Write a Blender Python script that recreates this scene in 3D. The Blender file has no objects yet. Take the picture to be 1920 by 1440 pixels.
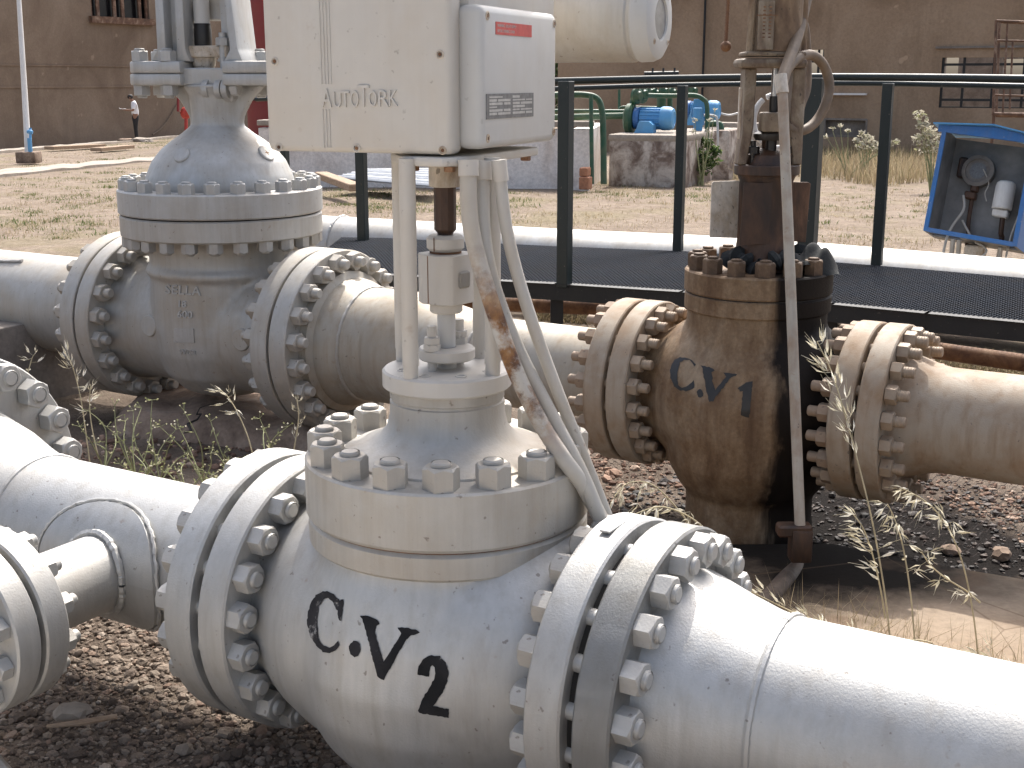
import bpy, bmesh, math, random
import numpy as np
from mathutils import Vector, Matrix, Quaternion
from mathutils.bvhtree import BVHTree
from mathutils.geometry import tessellate_polygon
random.seed(7); RNG = np.random.default_rng(11)
scene = bpy.context.scene
COL = scene.collection
R = math.radians
V = Vector

# ------------------------------------------------------------------ camera, sky, sun, exposure
FPX = 2400.0; PITCH = math.atan(570 / FPX); CAMH = 1.49
cam_d = bpy.data.cameras.new('camera'); cam = bpy.data.objects.new('camera', cam_d); COL.objects.link(cam)
cam.location = (0, 0, CAMH); cam.rotation_euler = (math.pi / 2 - PITCH, 0, 0)
cam_d.sensor_width = 36; cam_d.lens = 36 * FPX / 1920; cam_d.clip_start = 0.05; cam_d.clip_end = 2000
scene.camera = cam
SUN_EL, SUN_AZ = R(53), R(14)          # azimuth measured from +Y towards +X
world = bpy.data.worlds.new('World'); scene.world = world; world.use_nodes = True
wn = world.node_tree.nodes; wl = world.node_tree.links
sky = wn.new('ShaderNodeTexSky'); sky.sky_type = 'NISHITA'; sky.sun_disc = False
sky.sun_elevation = SUN_EL; sky.sun_rotation = SUN_AZ; sky.air_density = 0.8; sky.dust_density = 6.0; sky.ozone_density = 1.0
hsv = wn.new('ShaderNodeHueSaturation'); hsv.inputs['Saturation'].default_value = .72; wl.new(sky.outputs[0], hsv.inputs['Color'])   # hazy, milky sky
wl.new(hsv.outputs[0], wn['Background'].inputs[0]); wn['Background'].inputs[1].default_value = 0.15
sun_d = bpy.data.lights.new('sun', 'SUN'); sun = bpy.data.objects.new('sun', sun_d); COL.objects.link(sun)
sun_d.energy = 2.3; sun_d.angle = R(0.5); sun_d.color = (1.0, 0.968, 0.92)
sdir = V((math.sin(SUN_AZ) * math.cos(SUN_EL), math.cos(SUN_AZ) * math.cos(SUN_EL), math.sin(SUN_EL)))
sun.rotation_euler = sdir.to_track_quat('Z', 'Y').to_euler(); sun.location = sdir * 40
vs = scene.view_settings
vs.view_transform = 'Standard'; vs.look = 'None'; vs.gamma = 1; vs.use_curve_mapping = False
vs.exposure = 1.08
scene.cycles.max_bounces = 8

# ------------------------------------------------------------------ measuring helpers (pixel of the 1920x1440 photo -> point)
CFW = V((0, math.cos(PITCH), -math.sin(PITCH))); CUP = V((0, math.sin(PITCH), math.cos(PITCH))); CRT = V((1, 0, 0)); CC = V((0, 0, CAMH))
def ray(px, py): return CFW + CRT * ((px - 960) / FPX) - CUP * ((py - 720) / FPX)
def at(px, py, zc): return CC + ray(px, py) * zc
def at_h(px, py, h): r = ray(px, py); return CC + r * ((h - CAMH) / r.z)
def at_Y(px, py, Y): r = ray(px, py); return CC + r * (Y / r.y)
def height(py, px, Y): return at_Y(px, py, Y).z
def on_plane(px, py, p0, nrm): r = ray(px, py); return CC + r * ((p0 - CC).dot(nrm) / r.dot(nrm))
AL = R(31)
D = V((math.cos(AL), -math.sin(AL), 0)); N = V((-math.sin(AL), -math.cos(AL), 0)); UP = V((0, 0, 1))

# ------------------------------------------------------------------ object plumbing
ORG = {}
def world_of(o): return ORG.get(o.name, V((0, 0, 0)))
def tag(o, label=None, cat=None, group=None, kind=None):
    if label: o['label'] = label
    if cat: o['category'] = cat
    if group: o['group'] = group
    if kind: o['kind'] = kind
    return o
def thing(name, loc, label, cat, group=None):
    o = bpy.data.objects.new(name, None); COL.objects.link(o); o.location = loc; o.empty_display_size = .1
    ORG[o.name] = V(loc); return tag(o, label, cat, group)
def link_mesh(name, me, parent=None, loc=None, quat=None):
    o = bpy.data.objects.new(name, me); COL.objects.link(o)
    w = V(loc) if loc is not None else V((0, 0, 0))
    if parent is not None:
        o.parent = parent; o.location = w - world_of(parent)
    else: o.location = w
    if quat is not None: o.rotation_mode = 'QUATERNION'; o.rotation_quaternion = quat
    ORG[o.name] = w
    return o
class MB:
    def __init__(s): s.v = []; s.f = []
    def add(s, vs, fs):
        b = len(s.v); s.v.extend([tuple(p) for p in vs]); s.f.extend([tuple(i + b for i in f) for f in fs]); return s
    def frame(s, axis, ref=None):
        a = V(axis).normalized(); r = V(ref) if ref is not None else (UP if abs(a.z) < .9 else V((1, 0, 0)))
        u = (r - a * r.dot(a)).normalized(); return a, u, a.cross(u)
    def lathe(s, prof, o, axis=(0, 0, 1), seg=48, ref=None, closed=False):
        """prof: list of (radius, distance along axis)."""
        a, u, w = s.frame(axis, ref); o = V(o); vs = []; fs = []; idx = []
        for r, h in prof:
            if r < 1e-6: idx.append([len(vs)]); vs.append(o + a * h)
            else:
                idx.append(list(range(len(vs), len(vs) + seg)))
                for k in range(seg):
                    t = 2 * math.pi * k / seg; vs.append(o + a * h + (u * math.cos(t) + w * math.sin(t)) * r)
        n = len(prof); rng = range(n) if closed else range(n - 1)
        for i in rng:
            A, B = idx[i], idx[(i + 1) % n]
            if len(A) == 1 and len(B) == 1: continue
            for k in range(seg):
                k2 = (k + 1) % seg
                if len(A) == 1: fs.append((A[0], B[k2], B[k]))
                elif len(B) == 1: fs.append((A[k], A[k2], B[0]))
                else: fs.append((A[k], A[k2], B[k2], B[k]))
        return s.add(vs, fs)
    def disc(s, o, axis, r, h0, h1, seg=64, ch=.003, rin=0.0):
        """plain chamfered disc/ring between h0 and h1 along axis"""
        if rin > 0: return s.lathe([(rin, h0), (r - ch, h0), (r, h0 + ch), (r, h1 - ch), (r - ch, h1), (rin, h1)], o, axis, seg, closed=True)
        return s.lathe([(0, h0), (r - ch, h0), (r, h0 + ch), (r, h1 - ch), (r - ch, h1), (0, h1)], o, axis, seg)
    def tube(s, pts, r, seg=12, caps=True, smooth=0):
        P = [V(p) for p in pts]
        if smooth:
            Q = []
            for i in range(len(P) - 1):
                p0, p1, p2, p3 = P[max(i - 1, 0)], P[i], P[i + 1], P[min(i + 2, len(P) - 1)]
                for k in range(smooth):
                    t = k / smooth
                    Q.append(.5 * ((2 * p1) + (p2 - p0) * t + (2 * p0 - 5 * p1 + 4 * p2 - p3) * t * t + (3 * p1 - p0 - 3 * p2 + p3) * t ** 3))
            Q.append(P[-1]); P = Q
        rs = r if isinstance(r, (list, tuple)) else [r] * len(P)
        if len(rs) != len(P): rs = list(np.interp(np.linspace(0, 1, len(P)), np.linspace(0, 1, len(rs)), rs))
        vs = []; fs = []; u = None
        for i, p in enumerate(P):
            t = (P[min(i + 1, len(P) - 1)] - P[max(i - 1, 0)]).normalized()
            if u is None:
                ref = UP if abs(t.z) < .9 else V((1, 0, 0)); u = (ref - t * ref.dot(t)).normalized()
            else: u = (u - t * u.dot(t)).normalized()
            w = t.cross(u)
            for k in range(seg):
                a = 2 * math.pi * k / seg; vs.append(p + (u * math.cos(a) + w * math.sin(a)) * rs[i])
        for i in range(len(P) - 1):
            for k in range(seg):
                k2 = (k + 1) % seg; fs.append((i * seg + k, i * seg + k2, (i + 1) * seg + k2, (i + 1) * seg + k))
        if caps: fs.append(tuple(range(seg))[::-1]); fs.append(tuple((len(P) - 1) * seg + k for k in range(seg)))
        return s.add(vs, fs)
    def box(s, c, size, ax=None, bev=0.0, seg=1):
        """box centred at c, ax = 3 unit axes"""
        ax = ax or (V((1, 0, 0)), V((0, 1, 0)), V((0, 0, 1)))
        bm = bmesh.new(); bmesh.ops.create_cube(bm, size=1)
        for v in bm.verts: v.co = V((v.co.x * size[0], v.co.y * size[1], v.co.z * size[2]))
        if bev > 0: bmesh.ops.bevel(bm, geom=list(bm.edges), offset=bev, segments=seg, profile=.5, affect='EDGES')
        return s.take(bm, c, ax)
    def take(s, bm, c=(0, 0, 0), ax=None):
        ax = ax or (V((1, 0, 0)), V((0, 1, 0)), V((0, 0, 1))); c = V(c)
        bm.verts.index_update()
        vs = [c + ax[0] * v.co.x + ax[1] * v.co.y + ax[2] * v.co.z for v in bm.verts]
        fs = [tuple(v.index for v in f.verts) for f in bm.faces]; bm.free(); return s.add(vs, fs)
    def prism(s, poly, depth, o, ax, bev=0.0, seg=1):
        """polygon (x,y) in plane ax0,ax1, extruded by depth along ax2"""
        bm = bmesh.new(); lo = [bm.verts.new((x, y, 0)) for x, y in poly]
        f = bm.faces.new(lo); r = bmesh.ops.extrude_face_region(bm, geom=[f])
        for e in r['geom']:
            if isinstance(e, bmesh.types.BMVert): e.co.z = depth
        bmesh.ops.recalc_face_normals(bm, faces=list(bm.faces))
        if bev > 0: bmesh.ops.bevel(bm, geom=list(bm.edges), offset=bev, segments=seg, profile=.5, affect='EDGES')
        return s.take(bm, o, ax)
    def sphere(s, c, r, sc=(1, 1, 1), sub=2):
        bm = bmesh.new(); bmesh.ops.create_icosphere(bm, subdivisions=sub, radius=r)
        for v in bm.verts: v.co = V((v.co.x * sc[0], v.co.y * sc[1], v.co.z * sc[2]))
        return s.take(bm, c)
    def mesh(s, name, mat, o=(0, 0, 0), sharp=32, smooth=True):
        o = V(o); me = bpy.data.meshes.new(name)
        me.from_pydata([(x - o.x, y - o.y, z - o.z) for x, y, z in s.v], [], s.f); me.update()
        if mat: me.materials.append(mat)
        if smooth:
            me.polygons.foreach_set('use_smooth', [True] * len(me.polygons)); me.set_sharp_from_angle(angle=R(sharp))
        return me
    def build(s, name, mat, parent=None, loc=None, sharp=32, smooth=True):
        o = world_of(parent) if parent is not None else V(loc or (0, 0, 0))
        return link_mesh(name, s.mesh(name, mat, o, sharp, smooth), parent, o)
def np_object(name, verts, faces, mat, smooth=False, mats=None, midx=None):
    """fast mesh from arrays (all faces the same size)"""
    verts = np.asarray(verts, np.float32); faces = np.asarray(faces, np.int32); k = faces.shape[1]
    me = bpy.data.meshes.new(name); me.vertices.add(len(verts)); me.vertices.foreach_set('co', verts.ravel())
    me.loops.add(faces.size); me.loops.foreach_set('vertex_index', faces.ravel())
    me.polygons.add(len(faces)); me.polygons.foreach_set('loop_start', np.arange(0, faces.size, k, dtype=np.int32))
    me.polygons.foreach_set('loop_total', np.full(len(faces), k, np.int32))
    for m in (mats or [mat]): me.materials.append(m)
    if midx is not None: me.polygons.foreach_set('material_index', np.asarray(midx, np.int32))
    me.polygons.foreach_set('use_smooth', np.full(len(faces), smooth)); me.update(calc_edges=True)
    return link_mesh(name, me)
def cast(mb, voxel=.008, it=6):
    """blend overlapping solids into one casting with soft fillets"""
    me = mb.mesh('casting_source', None, smooth=False); o = bpy.data.objects.new('casting_source', me); COL.objects.link(o)
    m = o.modifiers.new('r', 'REMESH'); m.mode = 'VOXEL'; m.voxel_size = voxel; m.use_smooth_shade = True
    m = o.modifiers.new('s', 'SMOOTH'); m.factor = .5; m.iterations = it
    ev = o.evaluated_get(bpy.context.evaluated_depsgraph_get()); me2 = bpy.data.meshes.new_from_object(ev)
    out = MB(); co = np.empty(len(me2.vertices) * 3, np.float32); me2.vertices.foreach_get('co', co)
    out.v = [tuple(c) for c in co.reshape(-1, 3).tolist()]; out.f = [tuple(p.vertices) for p in me2.polygons]
    bpy.data.objects.remove(o); bpy.data.meshes.remove(me); bpy.data.meshes.remove(me2)
    return out

# ------------------------------------------------------------------ materials
def new_mat(name):
    m = bpy.data.materials.new(name); m.use_nodes = True
    return m, m.node_tree.nodes, m.node_tree.links, m.node_tree.nodes['Principled BSDF']
def noise(nd, lk, scale, detail=4, rough=.55, vec=None, dist=0.0):
    t = nd.new('ShaderNodeTexNoise'); t.inputs['Scale'].default_value = scale; t.inputs['Detail'].default_value = detail
    t.inputs['Roughness'].default_value = rough; t.inputs['Distortion'].default_value = dist
    if vec is not None: lk.new(vec, t.inputs['Vector'])
    return t.outputs[0]
def ramp(nd, lk, val, stops):
    r = nd.new('ShaderNodeValToRGB'); lk.new(val, r.inputs[0]); e = r.color_ramp.elements
    while len(e) < len(stops): e.new(.5)
    for el, (p, c) in zip(e, stops):
        el.position = p; el.color = c if len(c) == 4 else (*c, 1)
    return r.outputs[0]
def g(v): return (v, v, v, 1)
def mix(nd, lk, fac, a, b, mode='MIX'):
    m = nd.new('ShaderNodeMix'); m.data_type = 'RGBA'; m.blend_type = mode
    for sock, val in ((m.inputs[0], fac), (m.inputs[6], a), (m.inputs[7], b)):
        if isinstance(val, (int, float)): sock.default_value = val
        elif isinstance(val, tuple): sock.default_value = (*val, 1) if len(val) == 3 else val
        else: lk.new(val, sock)
    return m.outputs[2]
def math_n(nd, lk, op, a, b=0.0, clamp=False):
    m = nd.new('ShaderNodeMath'); m.operation = op; m.use_clamp = clamp
    for s_, v_ in ((m.inputs[0], a), (m.inputs[1], b)):
        if isinstance(v_, (int, float)): s_.default_value = v_
        else: lk.new(v_, s_)
    return m.outputs[0]
def coords(nd, lk, scale=(1, 1, 1), kind='Object', loc=(0, 0, 0)):
    t = nd.new('ShaderNodeTexCoord'); mp = nd.new('ShaderNodeMapping'); lk.new(t.outputs[kind], mp.inputs[0])
    mp.inputs['Scale'].default_value = scale; mp.inputs['Location'].default_value = loc; return mp.outputs[0]
def bump(nd, lk, bs, h, strength, dist=.01):
    b = nd.new('ShaderNodeBump'); b.inputs['Strength'].default_value = strength; b.inputs['Distance'].default_value = dist
    lk.new(h, b.inputs['Height']); lk.new(b.outputs[0], bs.inputs['Normal'])
def paint(name, col, rough=.5, metal=0.0, dust=(.42, .34, .25), amount=.35, scale=5, specks=.5, streak=0.0, bmp=.12, speck_col=(.12, .09, .07), bscale=240, brush=.26):
    """weathered paint: cloudy dust, small dark chips, optional runs down the face"""
    m, nd, lk, bs = new_mat(name); vec = coords(nd, lk)
    n1 = noise(nd, lk, scale, 6, .62, vec, .3); n2 = noise(nd, lk, scale * 4.3, 5, .6, vec)
    f = ramp(nd, lk, n1, [(.42, g(0)), (.72, g(amount))]); c = mix(nd, lk, f, col, dust)
    c = mix(nd, lk, ramp(nd, lk, n2, [(.3, g(.12)), (.75, g(0))]), c, tuple(x * .6 for x in col))
    n5 = noise(nd, lk, 23, 3, .6, vec); c = mix(nd, lk, ramp(nd, lk, n5, [(.69, g(0)), (.78, g(specks * .8))]), c, (.26, .15, .08))
    if streak > 0:
        sv = coords(nd, lk, (14, 14, .9)); s1 = noise(nd, lk, 2.2, 4, .6, sv)
        c = mix(nd, lk, ramp(nd, lk, s1, [(.5, g(0)), (.72, g(streak))]), c, tuple(x * .75 for x in dust))
    b5 = noise(nd, lk, 1.6, 5, .65, coords(nd, lk, (34, 34, 2.2))); c = mix(nd, lk, brush, c, ramp(nd, lk, b5, [(.3, g(.72)), (.7, g(1.18))]), 'MULTIPLY')
    if specks > 0:
        n3 = noise(nd, lk, 70, 2, .5, vec)
        c = mix(nd, lk, ramp(nd, lk, n3, [(.70, g(0)), (.76, g(specks))]), c, speck_col)
    lk.new(c, bs.inputs['Base Color']); bs.inputs['Metallic'].default_value = metal
    lk.new(ramp(nd, lk, n1, [(.3, g(rough)), (.8, g(min(1, rough + .2)))]), bs.inputs['Roughness'])
    b1 = noise(nd, lk, bscale, 3, .6, vec); h = mix(nd, lk, .25, b1, n2)
    bump(nd, lk, bs, h, bmp, .004)
    return m
def plain(name, col, rough=.6, metal=0.0, var=.25, scale=20, bmp=.1):
    m, nd, lk, bs = new_mat(name); vec = coords(nd, lk); n1 = noise(nd, lk, scale, 5, .6, vec)
    c = mix(nd, lk, ramp(nd, lk, n1, [(.3, g(0)), (.7, g(1))]), tuple(x * (1 - var) for x in col), tuple(min(1, x * (1 + var)) for x in col))
    lk.new(c, bs.inputs['Base Color']); bs.inputs['Roughness'].default_value = rough; bs.inputs['Metallic'].default_value = metal
    if bmp: bump(nd, lk, bs, n1, bmp, .01)
    return m
def mottled(name, cols, rough=.8, scale=6, bmp=.3, metal=0, fine=45, stretch=(1, 1, 1), specks=0):
    m, nd, lk, bs = new_mat(name); vec = coords(nd, lk, stretch); n1 = noise(nd, lk, scale, 8, .65, vec, .5); n2 = noise(nd, lk, fine, 5, .7, vec)
    k = len(cols); c = ramp(nd, lk, n1, [(.28 + .44 * i / (k - 1), cols[i]) for i in range(k)])
    c = mix(nd, lk, .5, c, ramp(nd, lk, n2, [(.3, g(.55)), (.7, g(1.3))]), 'MULTIPLY')
    if specks: c = mix(nd, lk, ramp(nd, lk, noise(nd, lk, fine * 1.7, 2, .5, vec), [(.66, g(0)), (.72, g(specks))]), c, (.04, .03, .02))
    lk.new(c, bs.inputs['Base Color']); bs.inputs['Roughness'].default_value = rough; bs.inputs['Metallic'].default_value = metal
    bump(nd, lk, bs, mix(nd, lk, .5, n1, n2), bmp, .01); return m
M = {}
M['silver'] = paint('silver_paint', (.50, .50, .485), .52, .68, (.385, .325, .25), .42, 3.0, .55, .28, .22)
M['silver_dusty'] = paint('dusty_silver_paint', (.48, .465, .43), .55, .5, (.42, .33, .22), .55, 4, .55, .25, .2)
M['silver_grey'] = paint('grey_silver_paint', (.49, .49, .475), .54, .58, (.38, .31, .22), .45, 5, .55, .2, .2)
M['cream'] = paint('cream_enamel', (.53, .505, .46), .42, 0, (.48, .36, .22), .25, 5, .35, .08, .05, brush=.07)
M['label_grey'] = paint('grey_enamel', (.50, .50, .485), .40, 0, (.48, .40, .28), .22, 5, .2, .06, .04, brush=.06)
M['tan'] = paint('tan_weathered_paint', (.36, .30, .23), .6, .05, (.27, .155, .07), .8, 6, .8, .5, .22)
M['tan_bolt'] = paint('tan_bolt_paint', (.32, .25, .18), .55, .1, (.24, .14, .08), .7, 14, .7, 0, .2)
M['rust_bolt'] = mottled('rusty_bolt', [(.05, .03, .018), (.13, .08, .045), (.26, .18, .11)], .7, 12, .3)
M['dark_green'] = paint('dark_green_rail_paint', (.008, .017, .017), .38, 0, (.10, .08, .06), .08, 8, .35, 0, .1, (.25, .2, .16))
M['black_steel'] = paint('black_steel_paint', (.010, .012, .013), .5, .1, (.08, .065, .05), .18, 8, .4, 0, .15, (.2, .18, .15))
def stencil_paint():
    m, nd, lk, bs = new_mat('worn_black_stencil_paint'); vec = coords(nd, lk); n1 = noise(nd, lk, 38, 6, .75, vec); n2 = noise(nd, lk, 7, 4, .6, vec); n3 = noise(nd, lk, 160, 3, .6, vec)
    k = math_n(nd, lk, 'ADD', n1, math_n(nd, lk, 'MULTIPLY', math_n(nd, lk, 'SUBTRACT', n2, .5), .5))
    c = mix(nd, lk, ramp(nd, lk, n2, [(.4, g(0)), (.7, g(.7))]), (.010, .010, .011), (.045, .042, .045)); c = mix(nd, lk, ramp(nd, lk, k, [(.62, g(0)), (.70, g(.8))]), c, (.36, .35, .33))
    lk.new(c, bs.inputs['Base Color']); bs.inputs['Roughness'].default_value = .7; bs.inputs['Specular IOR Level'].default_value = .2; bump(nd, lk, bs, n3, .2, .003); return m
M['black_paint'] = stencil_paint()
M['black_oil'] = plain('black_oil', (.012, .010, .009), .35, 0, .4, 20, .2)
M['dark_gap'] = plain('dark_gasket', (.02, .018, .016), .9)
M['grimy_cream'] = mottled('grimy_cream_paint', [(.03, .015, .009), (.10, .06, .036), (.22, .17, .115), (.33, .285, .22)], .6, 9, .25, 0, 60, (1, 1, .45), .8)
M['oily_rust'] = mottled('oily_rust', [(.010, .007, .006), (.035, .018, .011), (.09, .042, .02), (.20, .10, .05)], .55, 7, .3, 0, 60, (1, 1, .35))
M['brown_rust'] = mottled('brown_rust', [(.035, .02, .012), (.13, .06, .03), (.22, .11, .05), (.30, .19, .11)], .75, 9, .3, 0, 60)
M['rust_white'] = mottled('rust_stained_white_paint', [(.10, .045, .02), (.42, .34, .25), (.56, .51, .44), (.60, .56, .50)], .65, 11, .2, 0, 60, (1, 1, .55), .6)
M['conduit'] = paint('conduit_paint', (.47, .45, .41), .5, .1, (.42, .33, .22), .4, 9, .5, 0, .12)
M['conduit_rust'] = None
def conduit_rust():
    m, nd, lk, bs = new_mat('rust_patched_conduit'); vec = coords(nd, lk); geo = nd.new('ShaderNodeNewGeometry'); sep = nd.new('ShaderNodeSeparateXYZ'); lk.new(geo.outputs['Position'], sep.inputs[0])
    n1 = noise(nd, lk, 16, 7, .7, vec); n2 = noise(nd, lk, 6, 5, .6, vec)
    c = mix(nd, lk, ramp(nd, lk, n2, [(.4, g(0)), (.7, g(.5))]), (.46, .44, .40), (.40, .32, .22))
    band = ramp(nd, lk, sep.outputs[2], [(.84, g(0)), (.95, g(1)), (1.0, g(1))]); band2 = ramp(nd, lk, math_n(nd, lk, 'SUBTRACT', sep.outputs[2], .4), [(.70, g(1)), (.84, g(0))])
    k = math_n(nd, lk, 'MULTIPLY', math_n(nd, lk, 'MULTIPLY', band, band2), ramp(nd, lk, n1, [(.40, g(0)), (.54, g(1))]))
    c = mix(nd, lk, k, c, ramp(nd, lk, noise(nd, lk, 30, 4, .6, vec), [(.35, (.07, .03, .018)), (.55, (.24, .11, .035)), (.7, (.36, .22, .10))]))
    lk.new(c, bs.inputs['Base Color']); bs.inputs['Roughness'].default_value = .6; bump(nd, lk, bs, n1, .2, .004); return m
M['conduit_rust'] = conduit_rust()
M['blue'] = paint('blue_enamel', (.035, .16, .42), .42, 0, (.3, .28, .25), .2, 9, .5, .1, .08, (.4, .38, .35))
M['blue_light'] = paint('light_blue_enamel', (.10, .34, .62), .42, 0, (.3, .28, .25), .2, 5, .2, 0, .06)
M['blue_grey'] = plain('grey_back_panel', (.21, .205, .197), .6, .2, .25, 8)
M['green'] = paint('green_enamel', (.014, .072, .03), .42, 0, (.25, .2, .12), .3, 6, .2, 0, .08)
M['red'] = paint('dark_red_paint', (.22, .018, .018), .5, 0, (.2, .08, .05), .3, 3, .1, .15, .05)
M['red_hydrant'] = plain('red_hydrant_paint', (.42, .045, .03), .5, 0, .3, 9)
M['chrome'] = plain('polished_steel', (.55, .55, .55), .28, 1.0, .1, 30)
M['white'] = paint('white_paint', (.74, .73, .70), .5, 0, (.5, .42, .33), .3, 3, .1, .2, .08)
M['limewash'] = mottled('limewashed_wall', [(.56, .49, .43), (.76, .71, .66), (.82, .78, .73)], .85, 1.6, .15, 0, 20)
M['peeling'] = mottled('peeling_plaster', [(.10, .07, .055), (.20, .15, .12), (.52, .46, .40), (.60, .55, .49)], .9, 3.0, .5, 0, 22, (1, 1, .8))
M['concrete_tan'] = mottled('tan_concrete', [(.36, .25, .16), (.47, .35, .235), (.54, .42, .30)], .9, 2.4, .2, 0, 45)
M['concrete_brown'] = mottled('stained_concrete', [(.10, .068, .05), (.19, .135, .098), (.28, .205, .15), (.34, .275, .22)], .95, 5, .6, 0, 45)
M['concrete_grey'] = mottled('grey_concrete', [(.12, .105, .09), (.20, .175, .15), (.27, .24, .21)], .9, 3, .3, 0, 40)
M['kerb'] = mottled('pale_kerb', [(.25, .21, .17), (.34, .295, .245), (.41, .365, .31)], .9, 2, .2, 0, 20)
M['wood'] = mottled('old_wood', [(.20, .13, .08), (.34, .24, .16), (.42, .33, .24)], .85, 4, .3, 0, 40, (1, 6, 6))
M['galv'] = plain('galvanised_sheet', (.50, .52, .53), .45, .6, .15, 8)
M['brick'] = plain('orange_brick', (.34, .16, .09), .85, 0, .3, 20)
M['skin'] = plain('skin', (.23, .12, .075), .6, 0, .1, 30, 0)
M['shirt'] = plain('white_shirt', (.70, .71, .75), .8, 0, .08, 14)
M['trousers'] = plain('black_trousers', (.012, .012, .014), .8, 0, .2, 20)
M['hair'] = plain('dark_hair', (.02, .017, .015), .7, 0, .2, 40)
M['paper'] = plain('white_paper', (.75, .75, .73), .8, 0, .05, 10, 0)
M['cloth'] = mottled('black_rag', [(.008, .009, .009), (.02, .022, .022), (.035, .038, .036)], .9, 12, .4)
M['straw'] = plain('straw', (.46, .39, .24), .7, 0, .25, 30, 0)
M['oat'] = plain('oat_husk', (.62, .57, .45), .6, 0, .2, 30, 0)
M['weed'] = plain('weed_green', (.24, .25, .12), .7, 0, .35, 12, 0)
M['leaf'] = plain('leaf_green', (.06, .11, .03), .6, 0, .45, 6, 0)
M['dark_leaf'] = plain('dark_leaf', (.03, .06, .018), .6, 0, .45, 4, 0)
M['bark'] = plain('bark', (.10, .075, .055), .9, 0, .3, 10, .4)
M['rubber'] = plain('hose_rubber', (.17, .125, .085), .6, 0, .3, 18)
M['glass_dark'] = plain('dark_window', (.012, .012, .013), .2, 0, .4, 3, 0)
M['rust_frame'] = mottled('rusted_frame', [(.05, .03, .02), (.14, .075, .045), (.34, .25, .18)], .8, 4, .2)
M['red_label'] = plain('red_label', (.50, .07, .06), .5, 0, .15, 60, 0)
M['plate_dark'] = plain('data_plate_ink', (.14, .145, .15), .45, .2, .3, 90, 0)
M['plate_light'] = plain('data_plate_metal', (.42, .42, .41), .45, .3, .2, 90, 0)
for k_ in ('straw', 'oat', 'weed', 'leaf', 'dark_leaf'):
    b_ = M[k_].node_tree.nodes['Principled BSDF']
    b_.inputs['Subsurface Weight'].default_value = 0.0

def wall_mat(name, c0, c1, c2, sx=1.0):
    m, nd, lk, bs = new_mat(name); vec = coords(nd, lk); n1 = noise(nd, lk, .35 * sx, 8, .65, vec, .8)
    c = ramp(nd, lk, n1, [(.35, c0), (.5, c1), (.66, c2)])
    sv = coords(nd, lk, (1.6, 1.6, .12)); s1 = noise(nd, lk, 1.3, 5, .65, sv)
    c = mix(nd, lk, ramp(nd, lk, s1, [(.52, g(0)), (.8, g(.35))]), c, tuple(x * .5 for x in c0))
    n2 = noise(nd, lk, 14, 5, .7, vec); c = mix(nd, lk, .35, c, ramp(nd, lk, n2, [(.3, g(.6)), (.7, g(1.3))]), 'MULTIPLY')
    n3 = noise(nd, lk, 2.2, 2, .5, vec); c = mix(nd, lk, ramp(nd, lk, n3, [(.70, g(0)), (.74, g(.35))]), c, tuple(min(1, x * 1.7) for x in c2))
    lk.new(c, bs.inputs['Base Color']); bs.inputs['Roughness'].default_value = .92; bump(nd, lk, bs, n2, .25, .03); return m
M['wall_left'] = wall_mat('brown_render', (.155, .112, .078), (.20, .149, .106), (.24, .185, .136))
M['wall_right'] = wall_mat('tan_render', (.24, .165, .105), (.31, .222, .147), (.365, .27, .185))

# CV1 stain: rust-brown casting, pale worn patches, one broad oil run down the right of the front
def stained_casting():
    m, nd, lk, bs = new_mat('oil_stained_casting'); vec = coords(nd, lk)
    n1 = noise(nd, lk, 12, 9, .72, coords(nd, lk, (1, 1, .42)), .25); n2 = noise(nd, lk, 90, 5, .75, vec); n4 = noise(nd, lk, 3.2, 7, .7, vec)
    c = ramp(nd, lk, n1, [(.22, (.10, .055, .027)), (.44, (.18, .11, .057)), (.60, (.25, .17, .10)), (.80, (.36, .28, .185))])
    c = mix(nd, lk, .55, c, ramp(nd, lk, n2, [(.3, g(.5)), (.7, g(1.35))]), 'MULTIPLY')
    c = mix(nd, lk, ramp(nd, lk, n4, [(.50, g(0)), (.66, g(.55))]), c, (.37, .305, .22))
    sv = coords(nd, lk, (9, 9, 1.0)); s1 = noise(nd, lk, 1.6, 5, .6, sv)
    c = mix(nd, lk, ramp(nd, lk, s1, [(.46, g(0)), (.72, g(.8))]), c, (.075, .036, .016))
    # the oil run: a stripe in the casting's own X, ragged along its edges
    sep = nd.new('ShaderNodeSeparateXYZ'); lk.new(vec, sep.inputs[0])
    x = math_n(nd, lk, 'ADD', sep.outputs[0], math_n(nd, lk, 'MULTIPLY', math_n(nd, lk, 'SUBTRACT', s1, .5), .16))
    left = math_n(nd, lk, 'MULTIPLY', math_n(nd, lk, 'SUBTRACT', x, -.012), 20, True)
    y = math_n(nd, lk, 'MULTIPLY', math_n(nd, lk, 'SUBTRACT', .12, sep.outputs[1]), 14, True)
    oil = math_n(nd, lk, 'MULTIPLY', math_n(nd, lk, 'MULTIPLY', left, y), .97)
    c = mix(nd, lk, oil, c, (.007, .0055, .005))
    lk.new(c, bs.inputs['Base Color']); lk.new(ramp(nd, lk, oil, [(0, g(.72)), (1, g(.6))]), bs.inputs['Roughness']); lk.new(ramp(nd, lk, oil, [(0, g(.4)), (1, g(.12))]), bs.inputs['Specular IOR Level'])
    bump(nd, lk, bs, mix(nd, lk, .5, n1, n2), .25, .008); return m
M['stained'] = stained_casting()

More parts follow.
